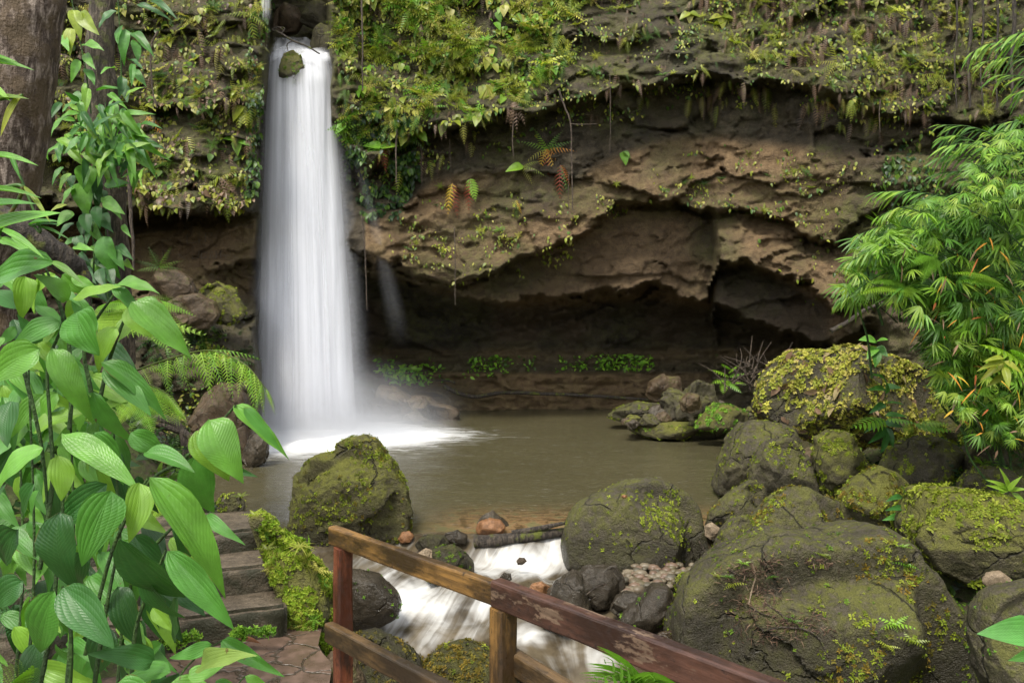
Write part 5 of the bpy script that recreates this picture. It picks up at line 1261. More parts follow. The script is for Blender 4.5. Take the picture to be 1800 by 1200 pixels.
V, F = tube(Q, np.interp(np.linspace(0, 1, 60), [0, .6, .85, 1], [.125, .105, .06, .03]), 20, 0.25, 9)
lr = mesh('leaning_log', V, F, M['bark_wet'], loc=Q[-1])
tag(lr, 'thick mossy log slanting down across the left edge', 'log')
q = R.random(260); k = (q * 30 + 22).astype(int); ang = R.random(260) * 2.2 - .2
mp = Q[np.clip(k, 0, 59)] + np.stack([0.02 * R.normal(size=260), -0.10 * np.abs(np.cos(ang)), 0.105 * np.sin(ang)], -1)
foliage('moss', [batch('', T_moss, mp, R.normal(size=(260, 3)), [(0, -.6, .8)], .04, .04, pick(OM + [(0.2, 0.22, 0.02)], 260), None)], M['moss'], parent=lr)['kind'] = 'stuff'
Q = spline(px(np.array([12, 30, 48, 52.]), np.array([498, 520, 538, 545.]), np.array([5.8, 5.8, 5.9, 5.9])), 14)
V, F = tube(Q, np.linspace(.05, .04, 14), 10, 0.2, 4)
tag(mesh('broken_branch', V, F, M['bark_wet'], loc=Q[-1]), 'short dark broken branch under the leaning mossy log', 'branch')

def on_leaves(name, spec, D, m, label, cat, group=None, stems=(), tms=None, stem_r=0.006, jn=0.35, parent_name=True, stem_mat='stem', dj=0.05, nbase=(0.0, -0.72, 0.66)):
    """plant from hand-measured leaves: (base u, v, tip u, v, width px, colour, depth offset)"""
    bs = []; allP = []
    for i, (u0, v0, u1, v1, wpx, colr, *o) in enumerate(spec):
        d = D + (o[0] if o else 0) + dj * R.normal()
        a = px(u0, v0, d); b = px(u1, v1, d - 0.04 * D * 0.4 + 0.03 * R.normal())
        tm = (tms or BROADS)[int(R.integers(len(tms or BROADS)))]
        mw = np.abs(tm[0][:, 0]).max() * 2
        L_ = np.linalg.norm(b - a) * 1.03
        W = wpx * d / FP / mw * 0.96
        nr = np.array(nbase) + jn * R.normal(size=3) * np.array([1, .4, .5])
        bs.append(batch('', tm, [a], [b - a], [nr], L_, W, [colr], None, colj=0.07)); allP.append(a)
    allP = np.array(allP)
    root = empty(name, (allP[:, 0].mean(), D, 1.4 if D < 5 else allP[:, 2].min()))
    tag(root, label, cat, group)
    foliage('leaves', bs, M[m], parent=root)
    if stems:
        parts = []
        for s in stems:
            pts = np.array([p[:2] for p in s], float); dd = np.array([D + (p[2] if len(p) > 2 else 0.02) for p in s])
            P = spline(px(pts[:, 0], pts[:, 1], dd), 24)
            parts.append(tube(P, np.linspace(stem_r, stem_r * .5, 24) * 0.72, 8, 0.1))
        V, F = merge(parts); mesh('stems', V, F, M[stem_mat], root)
    return root
lb, lm_, ld_, lx, lh = (0.13, 0.32, 0.038), (0.075, 0.23, 0.032), (0.036, 0.130, 0.026), (0.024, 0.088, 0.019), (0.20, 0.38, 0.038)  # light to dark leaf greens; the darkest put thicket shade into the colour
GV = 'broad leaved shrubs in the left foreground'
on_leaves('broad_leaf_shrub', [
    (95, 462, -60, 470, 72, lm_), (128, 525, 205, 497, 38, lh), (120, 528, 84, 487, 46, lb), (205, 500, 268, 488, 40, lb), (200, 505, 252, 530, 34, lm_), (232, 530, 338, 604, 62, lb, -.1), (236, 532, 262, 588, 62, lh),
    (106, 565, 10, 602, 50, lm_), (135, 548, 150, 618, 88, lm_, -.1), (205, 575, 150, 645, 52, lh, .05), (70, 612, -50, 672, 68, lb, -.15), (92, 612, 168, 712, 62, lb, -.15), (75, 600, 20, 560, 46, ld_, .2), (40, 540, -20, 500, 50, ld_, .25),
    (178, 636, 293, 706, 44, lm_), (182, 648, 258, 724, 52, lm_, -.05), (164, 690, 214, 788, 46, lm_, -.1), (20, 705, 2, 778, 58, ld_), (60, 760, 140, 700, 50, lh, .15), (100, 690, 60, 740, 40, lb, .15), (150, 740, 200, 690, 44, lh, .2),
    (0, 420, 60, 440, 36, lb, .1), (230, 555, 190, 600, 40, lh, .15)],
    2.3, 'leaf_broad', 'tall broad leaved shrub whose ribbed leaves reach the leaning log', 'shrub', GV,
    stems=[[(70, 1000), (92, 850), (88, 740), (84, 640), (110, 560), (75, 480)], [(122, 755), (126, 680), (118, 580), (100, 520), (80, 470)], [(172, 720), (190, 640), (215, 570), (232, 530)], [(160, 690), (150, 600), (205, 510)], [(40, 640), (75, 800), (90, 1000)]], stem_r=.009)
on_leaves('broad_leaf_shrub', [
    (345, 800, 362, 910, 84, lm_), (368, 737, 432, 812, 92, lb, -.1), (345, 757, 390, 842, 74, lh), (410, 712, 510, 786, 32, lb, -.1), (428, 716, 500, 788, 26, lm_, -.1), (262, 838, 418, 1034, 78, lb, -.2), (245, 848, 234, 938, 58, lh, -.2),
    (195, 862, 154, 994, 86, lm_, -.2), (360, 815, 425, 830, 30, ld_, .1), (310, 900, 360, 990, 50, ld_, .1), (360, 905, 405, 930, 30, lm_), (255, 795, 330, 808, 46, lm_), (230, 760, 282, 806, 50, lm_), (300, 945, 355, 995, 46, lh, .1), (110, 762, 232, 852, 62, lb, -.15), (280, 845, 310, 900, 50, ld_, .1)],
    1.95, 'leaf_broad', 'broad leaved shrub branch that reaches out in front of the waterfall foot', 'shrub', GV,
    stems=[[(150, 1150), (200, 960), (260, 850), (310, 815), (360, 775), (400, 728), (415, 712)], [(270, 960), (300, 930), (340, 900)], [(240, 870), (262, 838)]], stem_r=.007)
on_leaves('broad_leaf_shrub', [
    (75, 787, -40, 838, 66, lb), (102, 800, 100, 880, 56, lh, -.1), (188, 850, 75, 928, 62, ld_), (106, 900, 95, 1034, 96, lx), (60, 850, 10, 910, 50, ld_, .1), (210, 948, 302, 1084, 80, ld_, -.1), (295, 968, 396, 1102, 58, lm_, -.15), (95, 1038, 38, 1160, 80, lm_, -.1), (112, 1032, 172, 1132, 76, ld_, -.1),
    (208, 1030, 245, 1132, 62, lx), (250, 1010, 285, 1110, 50, ld_, .05), (235, 940, 275, 1010, 60, lx, .1), (40, 1020, -30, 1070, 60, ld_, .1), (30, 930, -30, 1010, 70, lx, .15), (150, 900, 180, 960, 56, ld_, .15), (10, 850, -40, 900, 60, ld_, .1), (150, 970, 120, 1040, 60, lx, .2), (165, 760, 215, 830, 60, lm_, .1), (190, 1100, 150, 1190, 70, lx, .15), (70, 1130, 20, 1220, 70, lx, .15), (310, 1050, 290, 1130, 50, ld_, .1)],  # low leaves get darker greens to paint the shade they hang in
    1.8, 'leaf_broad', 'broad leaved shrub with big dark drooping leaves low at the left edge', 'shrub', GV,
    stems=[[(60, 1260), (90, 1100), (100, 1000), (110, 900), (104, 800)], [(120, 1250), (125, 1120), (110, 1030)], [(160, 1240), (185, 1080), (210, 950)], [(230, 1240), (240, 1100), (292, 965)]], stem_r=.008)
on_leaves('broad_leaf_shrub', [
    (390, 1124, 482, 1182, 32, lm_), (372, 1132, 302, 1150, 34, lm_), (352, 1172, 402, 1130, 44, (0.2, 0.30, 0.06), -.02), (330, 1190, 390, 1165, 36, lb), (300, 1180, 190, 1192, 50, lm_), (270, 1160, 180, 1145, 46, ld_), (430, 1188, 500, 1215, 26, lb), (300, 1200, 380, 1225, 50, lb, -.05), (205, 1200, 290, 1240, 50, lm_, -.05), (380, 1195, 420, 1240, 34, lm_)],
    1.7, 'leaf_broad', 'small broad leaved sprig over the flagstones at the bottom edge', 'shrub', GV, stems=[[(280, 1290), (310, 1200), (345, 1155), (390, 1125)], [(300, 1260), (350, 1175)], [(360, 1270), (430, 1188)]], stem_r=.004)
rs_fill = []
for _ in range(240):
    u = R.uniform(-30, 330); v = R.uniform(470, 1180)
    if u > 130 + 0.25 * (v - 470): continue
    a = R.uniform(-2.7, -0.3); l = R.uniform(45, 88)
    rs_fill.append((u, v, u + math.cos(a) * l, v - math.sin(a) * l, l * R.uniform(.42, .6), (lb, lm_, lh, lm_, lb)[int(R.integers(5))], R.uniform(0, .5)))
on_leaves('broad_leaf_shrub', rs_fill, 2.45, 'leaf_broad', 'lighter broad leaved shrub with smaller leaves filling the middle of the thicket', 'shrub', GV,
          stems=[[(40, 1280), (60, 1000), (50, 640)], [(110, 1280), (130, 1000), (120, 620)], [(200, 1280), (215, 1050), (200, 760)]], stem_r=.008, jn=.55)
rs_fill = []
for _ in range(110):
    u = R.uniform(-40, 320); v = R.uniform(560, 1240)
    if u > 150 + 0.28 * (v - 500) : continue
    a = R.uniform(-2.6, -0.5); l = R.uniform(60, 115)
    rs_fill.append((u, v, u + math.cos(a) * l, v - math.sin(a) * l, l * 0.55, (ld_, lx, lm_, lx)[int(R.integers(4))], R.uniform(0, .7)))  # dark greens stand in for shade behind the front leaves
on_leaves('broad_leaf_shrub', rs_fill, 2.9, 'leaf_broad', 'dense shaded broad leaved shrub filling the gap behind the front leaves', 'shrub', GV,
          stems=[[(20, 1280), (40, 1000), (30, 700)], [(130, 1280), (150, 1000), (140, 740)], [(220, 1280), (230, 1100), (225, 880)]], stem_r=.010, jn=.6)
# long strap leaves that lean in from the left edge
def strapleaf(label, items, D, group='long strap leaves at the left edge', cat='leaf plant', name='strap_leaf_plant'):
    bs = []; w_ = []
    for (u0, v0, u1, v1, wpx, c) in items:
        a = px(u0, v0, D); b = px(u1, v1, D - .05); tm = blade(8, 4, lambda t: 0.5 * np.sin(np.pi * (0.08 + 0.92 * t) ** 0.8) ** 0.9 + 0.003, 0.18, 0.18)
        bs.append(batch('', tm, [a], [b - a], [(0.2 * R.normal(), -.6, .8)], np.linalg.norm(b - a) * 1.02, wpx * D / FP, [c], None, colj=.06)); w_.append(a)
    if len(w_) > 1:
        Vt, Ft = tube(spline(np.array(w_), 6 * len(w_)), .006, 6)
        bs.append((Vt, Ft, np.tile([[0.06, 0.15, 0.02]], (len(Vt), 1)), np.zeros((len(Vt), 2))))
    return tag(foliage(name, bs, M['leaf_broad'], loc=w_[0]), label, cat, group)
strapleaf('wide pointed leaf blade leaning in front of the mossy log', [(-60, 430, 82, 347, 58, lb), (-60, 375, 48, 336, 26, lm_)], 1.9)
strapleaf('drooping yellow green strap leaves over the left log', [(-20, 335, 62, 332, 12, lb), (40, 330, 88, 378, 10, (.22, .30, .03)), (0, 405, 74, 438, 15, lb), (0, 420, 30, 425, 12, lb)], 2.2)
strapleaf('pale arching strap leaf above the ribbed shrub top', [(92, 462, 142, 488, 14, (0.14, 0.28, 0.05))], 2.2)
strapleaf('green strap leaves crossing the big trunk near the top', [(-30, 112, 52, 106, 14, lb), (-30, 100, 24, 97, 8, lb), (-20, 275, 60, 275, 16, lb), (-20, 150, 14, 168, 14, lh)], 3.0)
strapleaf('yellowing torn strap leaf on the big trunk', [(40, 168, -10, 232, 16, (.30, .33, .03)), (-20, 178, 42, 160, 16, (.16, .26, .03))], 3.0)
strapleaf('thin dark strap leaves beside the mossy log', [(52, 395, 100, 380, 10, lm_), (60, 398, 98, 386, 12, ld_), (70, 400, 120, 412, 6, lm_), (20, 270, 32, 310, 8, lm_)], 3.4)

# vine and leafy bush on the slim trunk
sp = []
for (u, v, l, w_, a, c) in [(128, 18, 36, 28, -80, (.28, .36, .03)), (140, 22, 40, 30, -50, (.26, .34, .03)), (125, 50, 36, 26, -110, (.30, .36, .05)), (148, 78, 26, 22, 10, lb), (150, 95, 22, 18, -60, lb), (106, 62, 24, 20, -70, lb), (138, 105, 34, 20, -120, lb), (150, 120, 26, 20, -60, lm_), (140, 160, 32, 22, -130, lm_), (128, 178, 26, 18, -150, lm_),
                            (205, 20, 40, 24, 200, ld_), (222, 52, 40, 26, -100, lm_), (232, 58, 42, 20, -30, lm_), (215, 45, 30, 24, -120, lm_), (235, 70, 34, 22, -80, lm_), (240, 8, 50, 16, 0, ld_), (265, 2, 40, 18, -20, ld_), (225, 105, 30, 14, -10, ld_), (232, 125, 26, 18, -30, lm_), (215, 135, 26, 20, -100, ld_), (218, 150, 26, 22, -90, ld_), (200, 120, 26, 20, 170, lb)]:
    a = math.radians(a); sp.append((u, v, u + math.cos(a) * l, v - math.sin(a) * l, w_, c, R.uniform(-.2, .1)))
on_leaves('climbing_vine', sp, 9.6, 'leaf_broad', 'climbing vine with yellow and dark green leaves high on the slim trunk', 'vine', None, stems=[[(160, 200), (150, 120), (130, 20), (120, -40)], [(214, 160), (212, 80), (208, 10), (205, -40)]], stem_r=.014)
sp = []
for i in range(150):
    t = R.random(); u = 175 + R.normal() * 42; v = 235 + R.normal() * 34
    a = math.radians(R.uniform(-150, -20)) if R.random() < .8 else math.radians(R.uniform(0, 180))
    if u < 70 or u > 262: continue
    l = R.uniform(24, 44); sp.append((u, v, u + math.cos(a) * l * 1.0, v - math.sin(a) * l * .9, l * .42, (lm_, lb, lb, lh, ld_)[int(R.integers(5))], R.uniform(-.5, .3)))
for (u, v, u1, v1, w_) in [(235, 235, 280, 278, 18), (230, 215, 250, 270, 20), (215, 195, 245, 235, 18), (190, 165, 218, 180, 12), (245, 260, 266, 300, 16), (225, 255, 240, 310, 18), (120, 205, 70, 225, 22), (130, 240, 75, 262, 18), (140, 200, 110, 195, 20)]:
    sp.append((u, v, u1, v1, w_, lb, -.4))
on_leaves('leafy_bush', sp, 9.4, 'leaf_broad', 'bright leafy bush bulging from the middle of the slim trunk', 'bush', None, stems=[[(196, 300), (180, 250), (130, 215), (100, 205)], [(200, 290), (205, 230), (235, 200)], [(196, 300), (190, 230), (185, 180)], [(200, 290), (230, 260), (255, 250)]], stem_r=.016)
sp = []
for (u, v, l, w_, a, c) in [(152, 290, 44, 42, -85, lb), (125, 305, 34, 26, 210, lh), (185, 322, 28, 20, 0, lb), (190, 325, 30, 26, 20, lm_), (132, 330, 42, 26, 215, lb), (145, 320, 54, 40, -88, lb), (182, 345, 30, 26, -30, lb), (184, 352, 36, 26, -30, lb), (170, 362, 26, 24, -80, ld_), (128, 372, 36, 26, 215, lb), (150, 375, 32, 26, -80, ld_), (165, 378, 30, 26, -20, ld_), (180, 375, 24, 24, -60, ld_), (158, 390, 26, 24, -60, lb), (130, 392, 36, 20, 200, ld_), (135, 415, 22, 22, -70, ld_), (138, 418, 30, 20, 200, lm_),
                            (162, 432, 32, 20, -5, lb), (130, 433, 30, 20, 0, lb), (182, 415, 60, 46, -78, lm_), (168, 452, 30, 28, -60, lb), (196, 440, 34, 22, -50, lm_), (205, 432, 26, 18, -30, ld_), (125, 440, 26, 22, -110, ld_), (150, 470, 26, 20, -60, ld_), (175, 472, 28, 24, -80, lx), (190, 470, 28, 24, -70, lx), (218, 458, 14, 14, -40, lh), (216, 395, 20, 12, -60, lb), (118, 360, 30, 20, 190, (.25, .3, .04)), (110, 250, 30, 20, -120, ld_)]:
    a = math.radians(a); sp.append((u, v, u + math.cos(a) * l, v - math.sin(a) * l, w_, c, R.uniform(-.25, .1)))
for i in range(40):
    u = 160 + R.normal() * 22; v = R.uniform(300, 520); a = R.uniform(-2.6, -.5); l = R.uniform(18, 28)
    sp.append((u, v, u + math.cos(a) * l, v - math.sin(a) * l, l * .75, (lx, ld_)[int(R.integers(2))], R.uniform(.1, .3)))
on_leaves('climbing_vine', sp, 9.5, 'leaf_broad', 'climbing vine with round leaves trailing down the foot of the slim trunk', 'vine', None, stems=[[(160, 540), (165, 440), (155, 340), (160, 280)], [(190, 540), (188, 440), (180, 340)]], tms=[BROADS[0], BROADS[4], BROADS[2]], stem_r=.016)

# ferns on the left bank
def fern_px(label, fr_, D, group='ferns on the left bank', tm=T_frond_big, name='fern', cat='fern', wd=1.0, droopn=(0, -.45, .9)):
    bs = []
    for (u0, v0, u1, v1, c, *o) in fr_:
        a = px(u0, v0, D); b = px(u1, v1, D - 0.15)
        y = b - a; L_ = np.linalg.norm(y)
        up_ = np.array([0, -0.1, 0.42 * L_])                      # start the arch higher so that the drooped tip lands on b
        bs.append(batch('', o[0] if o else tm, [a], [y + up_], [np.array(droopn) + R.normal(size=3) * .12], L_ * 1.02, L_ * 1.02 * wd, [c], None, colj=.05))
    o = foliage(name, bs, M['leaf'], loc=px(fr_[0][0], fr_[0][1], D))
    return tag(o, label, cat, group)
fy, fg = (0.25, 0.41, 0.04), (0.16, 0.33, 0.03)
T_frond_thin = frond(13, fern_s, 0.35, 0.20, 0.045)
rach = spline(px(np.array([228, 300, 370, 430, 468.]), np.array([655, 630, 616, 640, 684.]), np.array([8.2, 8.1, 8.0, 7.9, 7.85])), 40)
rs = np.random.default_rng(31); bs = []
for k in range(3, 40, 2):                                                # one big arching frond: side fronds hang from its rachis
    t_ = unit(np.gradient(rach, axis=0)[k]); ln_ = (0.16 + 0.30 * math.sin(math.pi * min(1, (k + 4) / 44)) ** 0.8)
    for sg in (-1, 1):
        d_ = t_ * (0.75 + .2 * rs.normal()) + np.array([rs.normal() * .22, -0.75 * (sg < 0) + 0.55 * (sg > 0), -0.75 + 0.35 * (sg > 0) + rs.normal() * .25])
        bs.append(batch('', T_frond_thin, [rach[k]], [d_], [(0.25, -.8, .5) if sg < 0 else (0.1, -.5, .85)], ln_ * rs.uniform(.9, 1.35), ln_ * .9, [(fy, fg, fy)[k % 3]], None, colj=.08))
rach2 = spline(px(np.array([215, 250, 290, 318.]), np.array([670, 672, 690, 722.]), np.array([7.9, 7.8, 7.7, 7.6])), 22)
for k in range(2, 22):
    t_ = unit(np.gradient(rach2, axis=0)[k]); ln_ = 0.10 + 0.18 * math.sin(math.pi * (k + 3) / 26)
    for sg in (-1, 1):
        bs.append(batch('', T_frond, [rach2[k]], [t_ * .5 + np.array([0.3 * sg, -.5, -.6 + .3 * sg])], [(0.2, -.8, .5)], ln_, ln_ * .8, [(fg, fy)[k % 2]], None, colj=.08))
for r_ in (rach, rach2):
    Vt, Ft = tube(r_, np.linspace(.012, .004, len(r_)), 6); bs.append((Vt, Ft, np.tile([[0.12, 0.16, 0.03]], (len(Vt), 1)), np.zeros((len(Vt), 2))))
tag(foliage('fern', bs, M['leaf'], loc=rach[0]), 'windblown light green fern arching over the red rock toward the fall', 'fern', 'ferns on the left bank')
fern_px('yellow green fern half hidden behind the ribbed shrub leaves', [(160, 560, 290, 590, fy), (150, 555, 330, 600, fy), (170, 560, 260, 600, fg), (150, 560, 220, 590, fy), (140, 560, 60, 590, fy), (170, 540, 250, 545, fg)], 6.0)
fern_px('pale fern tips above the red rock behind the ribbed shrub', [(230, 530, 300, 575, fy), (235, 535, 325, 610, fy), (220, 530, 270, 600, fy), (225, 530, 215, 600, fg), (240, 525, 330, 560, fg), (215, 535, 180, 590, fy), (230, 545, 295, 620, fg)], 7.5)
fern_px('low light ferns filling the gap under the ribbed shrub', [(250, 690, 300, 740, fg), (240, 700, 210, 760, fy), (250, 700, 270, 770, fg), (60, 640, 20, 690, fg), (70, 650, 100, 700, fy), (300, 880, 340, 940, fg), (300, 870, 260, 930, fy), (250, 1000, 300, 1060, fg), (330, 990, 300, 1060, fy), (240, 1090, 300, 1120, fg), (230, 1085, 180, 1130, fy)], 4.6)
fern_px('fern with dark banded fronds beside the shrub stem', [(180, 680, 250, 720, fg), (170, 690, 235, 735, fg), (170, 690, 120, 720, fg), (160, 600, 110, 625, fy)], 5.0)
fern_px('light green fern frond in the bottom left corner', [(20, 1240, 10, 1150, fg), (60, 1260, 62, 1190, fg), (-40, 1180, 60, 1215, fy), (-50, 1120, 20, 1150, ld_), (-60, 1080, 30, 1090, ld_)], 1.9)
fern_px('dark shaded ferns at the left edge under the shrub', [(-40, 960, 50, 1000, lx), (-30, 900, 40, 930, ld_), (-40, 1060, 40, 1110, lx), (60, 1080, 130, 1120, lx), (0, 1000, 70, 1050, ld_)], 3.4)  # shade under the shrub painted into the frond colours
# undergrowth on the bank
def gpts(xs, ys): return np.stack([xs, ys, ground_z(xs, ys)], -1)
n = 5200; xs = R.uniform(-9, -1.6, n); ys = R.uniform(4.4, 16.5, n)
k = (xs < -1.75 - 0.31 * (ys - 4)) & (fbm(p2(xs / 1.2, ys / 1.2), 3, 401) > -0.22); xs, ys = xs[k], ys[k]
P = gpts(xs, ys); n = len(P)
d = np.stack([R.normal(size=n), R.normal(size=n) - .3, np.abs(R.normal(size=n)) + .5], -1)
bs = [batch('', T_frond_low, P[:n // 2], d[:n // 2], [(0, -.4, .9)], R.uniform(.2, .55, n // 2), R.uniform(.2, .5, n // 2), pick(MG + DK + DK, n // 2), None),
      batch('', T_small, P[n // 2:], d[n // 2:], [(0, -.5, .8)], R.uniform(.06, .22, n - n // 2), R.uniform(.06, .22, n - n // 2), pick(DK + MG, n - n // 2), None)]
q = rand_in([(330, 690), (480, 560), (440, 560), (420, 690), (260, 800), (240, 700)], 300)
n = 4200; xs = R.uniform(4.2, 13, n); ys = R.uniform(8.0, 19, n)
k = (xs > np.interp(ys, [7, 10, 11.7, 14, 20], [4.6, 4.8, 4.6, 5.4, 6.6])) & (fbm(p2(xs / 1.2, ys / 1.2), 3, 402) > -0.2); xs, ys = xs[k], ys[k]
P = gpts(xs, ys); n = len(P)
d = np.stack([R.normal(size=n), R.normal(size=n) - .3, np.abs(R.normal(size=n)) + .5], -1)
bs2 = [batch('', T_frond_low, P[:n // 2], d[:n // 2], [(0, -.4, .9)], R.uniform(.15, .45, n // 2), R.uniform(.15, .4, n // 2), pick(MG + DK + BG, n // 2), None),
       batch('', T_small, P[n // 2:], d[n // 2:], [(0, -.5, .8)], R.uniform(.05, .18, n - n // 2), R.uniform(.05, .18, n - n // 2), pick(DK + MG, n - n // 2), None)]
tag(foliage('undergrowth', bs2, M['leaf']), 'low ferns and seedlings on the right bank under the bamboo', kind='stuff')
tag(foliage('undergrowth', bs, M['leaf']), 'low tangled ferns and seedlings covering the left bank', kind='stuff')
bs = [carpet([(330, 570), (430, 560), (440, 640), (350, 640)], 420, T_small, YG + MG + MG, (6, 13), .08, sc=30, thr=0.0, seed=41, down=.1), carpet([(230, 700), (440, 660), (440, 800), (300, 810)], 300, T_small, MG + YG, (5, 11), .08, sc=30, thr=0.1, seed=42, down=.1),
      carpet([(240, 540), (440, 540), (440, 820), (240, 820)], 420, T_frond_low, DK + MG, (12, 30), .08, sc=40, thr=0.1, seed=43, down=.1)]
tag(foliage('bank_foliage', bs, M['leaf']), 'patchy green seedlings on the dark bank beside the fall', kind='stuff')
# dark roots on the bank
bs = []
for s in ([(240, 745), (290, 735), (320, 755), (335, 800)], [(250, 750), (275, 760), (290, 810)], [(255, 735), (310, 745), (325, 790), (322, 830)], [(262, 748), (285, 765), (305, 820)], [(270, 740), (330, 765), (350, 810)], [(245, 740), (258, 790), (262, 830)]):
    s = np.array(s, float); bs.append(tube(spline(px(s[:, 0], s[:, 1], 15.4), 22), np.linspace(.09, .04, 22), 8, .2))
V, F = merge(bs); tag(mesh('exposed_roots', V, F, M['bark_wet'], loc=V.mean(0)), 'tangle of dark exposed roots on the bank above the pool', 'roots')

# ------------------------------------------------------------------ bamboo and ferns at the right edge
T_fan = {}
def fan(n, spread, seed):
    rs = np.random.default_rng(seed); it = []
    for i in range(n):
        a = math.radians(-spread / 2 + spread * i / (n - 1) + rs.uniform(-6, 6))
        d = np.array([math.sin(a), math.cos(a), -0.25 - 0.25 * rs.random()])
        l = rs.uniform(.75, 1.0) * (1 - 0.25 * abs(i / (n - 1) - .5))
        it.append((T_lance, d * 0.03, d, (0.15 * rs.normal(), 0.1, 1), l, l * .95))
    return combine(it)
FANS = [fan(8, 130, 1), fan(10, 170, 2), fan(9, 150, 3), fan(7, 100, 4)]
def bamboo(label, branches, D, seed, fans=(), fl=(40, 58), group='bamboo at the right edge', pal=None):
    """branches: pixel polylines from stem to tip; leaves stand along the twig and hang; fans: extra tufts inside a polygon (poly, count)"""
    rs = np.random.default_rng(seed); pal = pal or [(0.11, 0.25, 0.024), (0.165, 0.31, 0.028), (0.07, 0.18, 0.02), (0.21, 0.33, 0.032)]
    bs = []; tb = []; ref = None
    for br in branches:
        pts = np.array([b[:2] for b in br], float); dd = np.array([D + (b[2] if len(b) > 2 else 0) for b in br]) + rs.normal() * .12
        P = spline(px(pts[:, 0], pts[:, 1], dd), 26); ref = P[0] if ref is None else ref
        tb.append(tube(P, np.linspace(.011, .004, 26), 6))
        T = np.gradient(P, axis=0)
        tot = np.linalg.norm(pts[-1] - pts[0]); m = max(4, int(tot / 11))
        for i in range(m):
            f = 0.22 + 0.78 * i / (m - 1); k = min(25, int(f * 25)); t = unit(T[k])
            for sgn in (-1, 1):
                d = t * (0.75 if i < m - 1 else 1.3) + np.array([0, -0.35 * sgn + rs.normal() * .2, -0.30 - 0.35 * rs.random() + .28 * sgn])
                L_ = rs.uniform(*fl) * D / FP * (0.75 + .25 * math.sin(f * 3))
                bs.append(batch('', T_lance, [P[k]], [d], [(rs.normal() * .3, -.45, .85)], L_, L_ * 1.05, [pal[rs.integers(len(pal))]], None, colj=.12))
    for poly, cnt in fans:
        q = rand_in(poly, cnt)
        dd = D + rs.uniform(-.8, .9, cnt)
        Q = px(q[:, 0], q[:, 1], dd)
        for k in range(4):
            s = np.arange(cnt) % 4 == k; m = s.sum()
            if not m: continue
            dv = np.stack([rs.normal(size=m) * .9 - .3, -0.35 - np.abs(rs.normal(size=m)) * .5, -.15 + rs.normal(size=m) * .55], -1)
            nr = np.stack([rs.normal(size=m) * .3, -.5 - 0 * rs.normal(size=m), .8 + 0 * rs.normal(size=m)], -1)
            L_ = rs.uniform(fl[0] * .9, fl[1] * 1.05, m) * dd[s] / FP
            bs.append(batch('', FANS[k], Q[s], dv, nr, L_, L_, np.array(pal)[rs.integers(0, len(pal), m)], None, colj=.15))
        for i in range(0, cnt, 5):                                           # twigs that carry the tufts
            a = Q[i]; b = a + np.array([rs.uniform(.25, .7), rs.uniform(0, .4), rs.uniform(-.5, .1)])
            tb.append(tube(spline([a, (a + b) / 2 + [0, 0, .06], b], 8), np.linspace(.004, .009, 8), 5))
    for poly, cnt in fans:                                                       # upright canes inside the clump
        q = rand_in(poly, max(4, cnt // 45))
        for u, v in q:
            d = D + rs.uniform(0, .9); P = spline(px(np.array([u, u + rs.normal() * 14 + 20, u + 50 + rs.normal() * 20]), np.array([v, v + 70, v + 150]), d), 20)
            tb.append(tube(P, np.linspace(.010, .018, 20), 7))
    root = empty('bamboo', (ref[0], ref[1], 0.6)); tag(root, label, 'bamboo', group)
    foliage('leaves', bs, M['leaf'], parent=root)
    V, F = merge(tb); mesh('twigs', V, F, M['stem'], root)
    return root
bamboo('bamboo sprays hanging in from the upper right corner', [[(1850, 95), (1790, 75), (1740, 78), (1712, 90)], [(1850, 120), (1790, 100), (1735, 108)], [(1860, 150), (1800, 135), (1752, 132)], [(1860, 175), (1815, 158), (1780, 165)], [(1850, 60), (1810, 55), (1765, 66)]], 8.6, 1, fl=(34, 52))
bamboo('slender bamboo branches reaching left in front of the shaded rock face', [[(1780, 260), (1740, 235), (1700, 222), (1655, 220)], [(1790, 285), (1740, 262), (1690, 240), (1660, 240)], [(1800, 290), (1745, 262), (1700, 252), (1656, 258)], [(1780, 310), (1725, 284), (1690, 268), (1652, 276)], [(1790, 340), (1730, 318), (1690, 302), (1652, 304)], [(1700, 350), (1640, 342), (1590, 336), (1545, 338)],
        [(1830, 240), (1790, 215), (1750, 220)], [(1830, 215), (1800, 205), (1765, 225)], [(1780, 370), (1720, 345), (1690, 340)], [(1830, 330), (1780, 300), (1730, 305)], [(1850, 380), (1790, 350), (1740, 360)], [(1850, 290), (1800, 265), (1760, 280)]], 9.4, 2, fl=(32, 50))
bamboo('dense bamboo thicket with fan shaped tufts in the middle right', [[(1720, 430), (1640, 400), (1580, 400), (1530, 420)], [(1700, 460), (1600, 440), (1540, 445), (1490, 458)], [(1700, 400), (1650, 370), (1600, 362), (1560, 375)], [(1700, 500), (1580, 480), (1510, 500), (1475, 525)]], 9.8, 3, fans=[([(1600, 350), (1810, 330), (1830, 600), (1660, 590), (1560, 480), (1520, 430)], 560), ([(1500, 420), (1600, 400), (1640, 520), (1560, 520), (1480, 520)], 90)], fl=(32, 50))
bamboo('bamboo thicket with loose leaves behind the creeper covered dome', [[(1800, 640), (1720, 600), (1660, 590), (1620, 600)], [(1800, 680), (1720, 650), (1650, 640)], [(1800, 720), (1720, 700), (1660, 690)], [(1730, 770), (1700, 700), (1670, 640)]], 10.4, 4, fans=[([(1640, 570), (1820, 560), (1830, 760), (1740, 750), (1680, 700), (1640, 640)], 520)], fl=(26, 42))
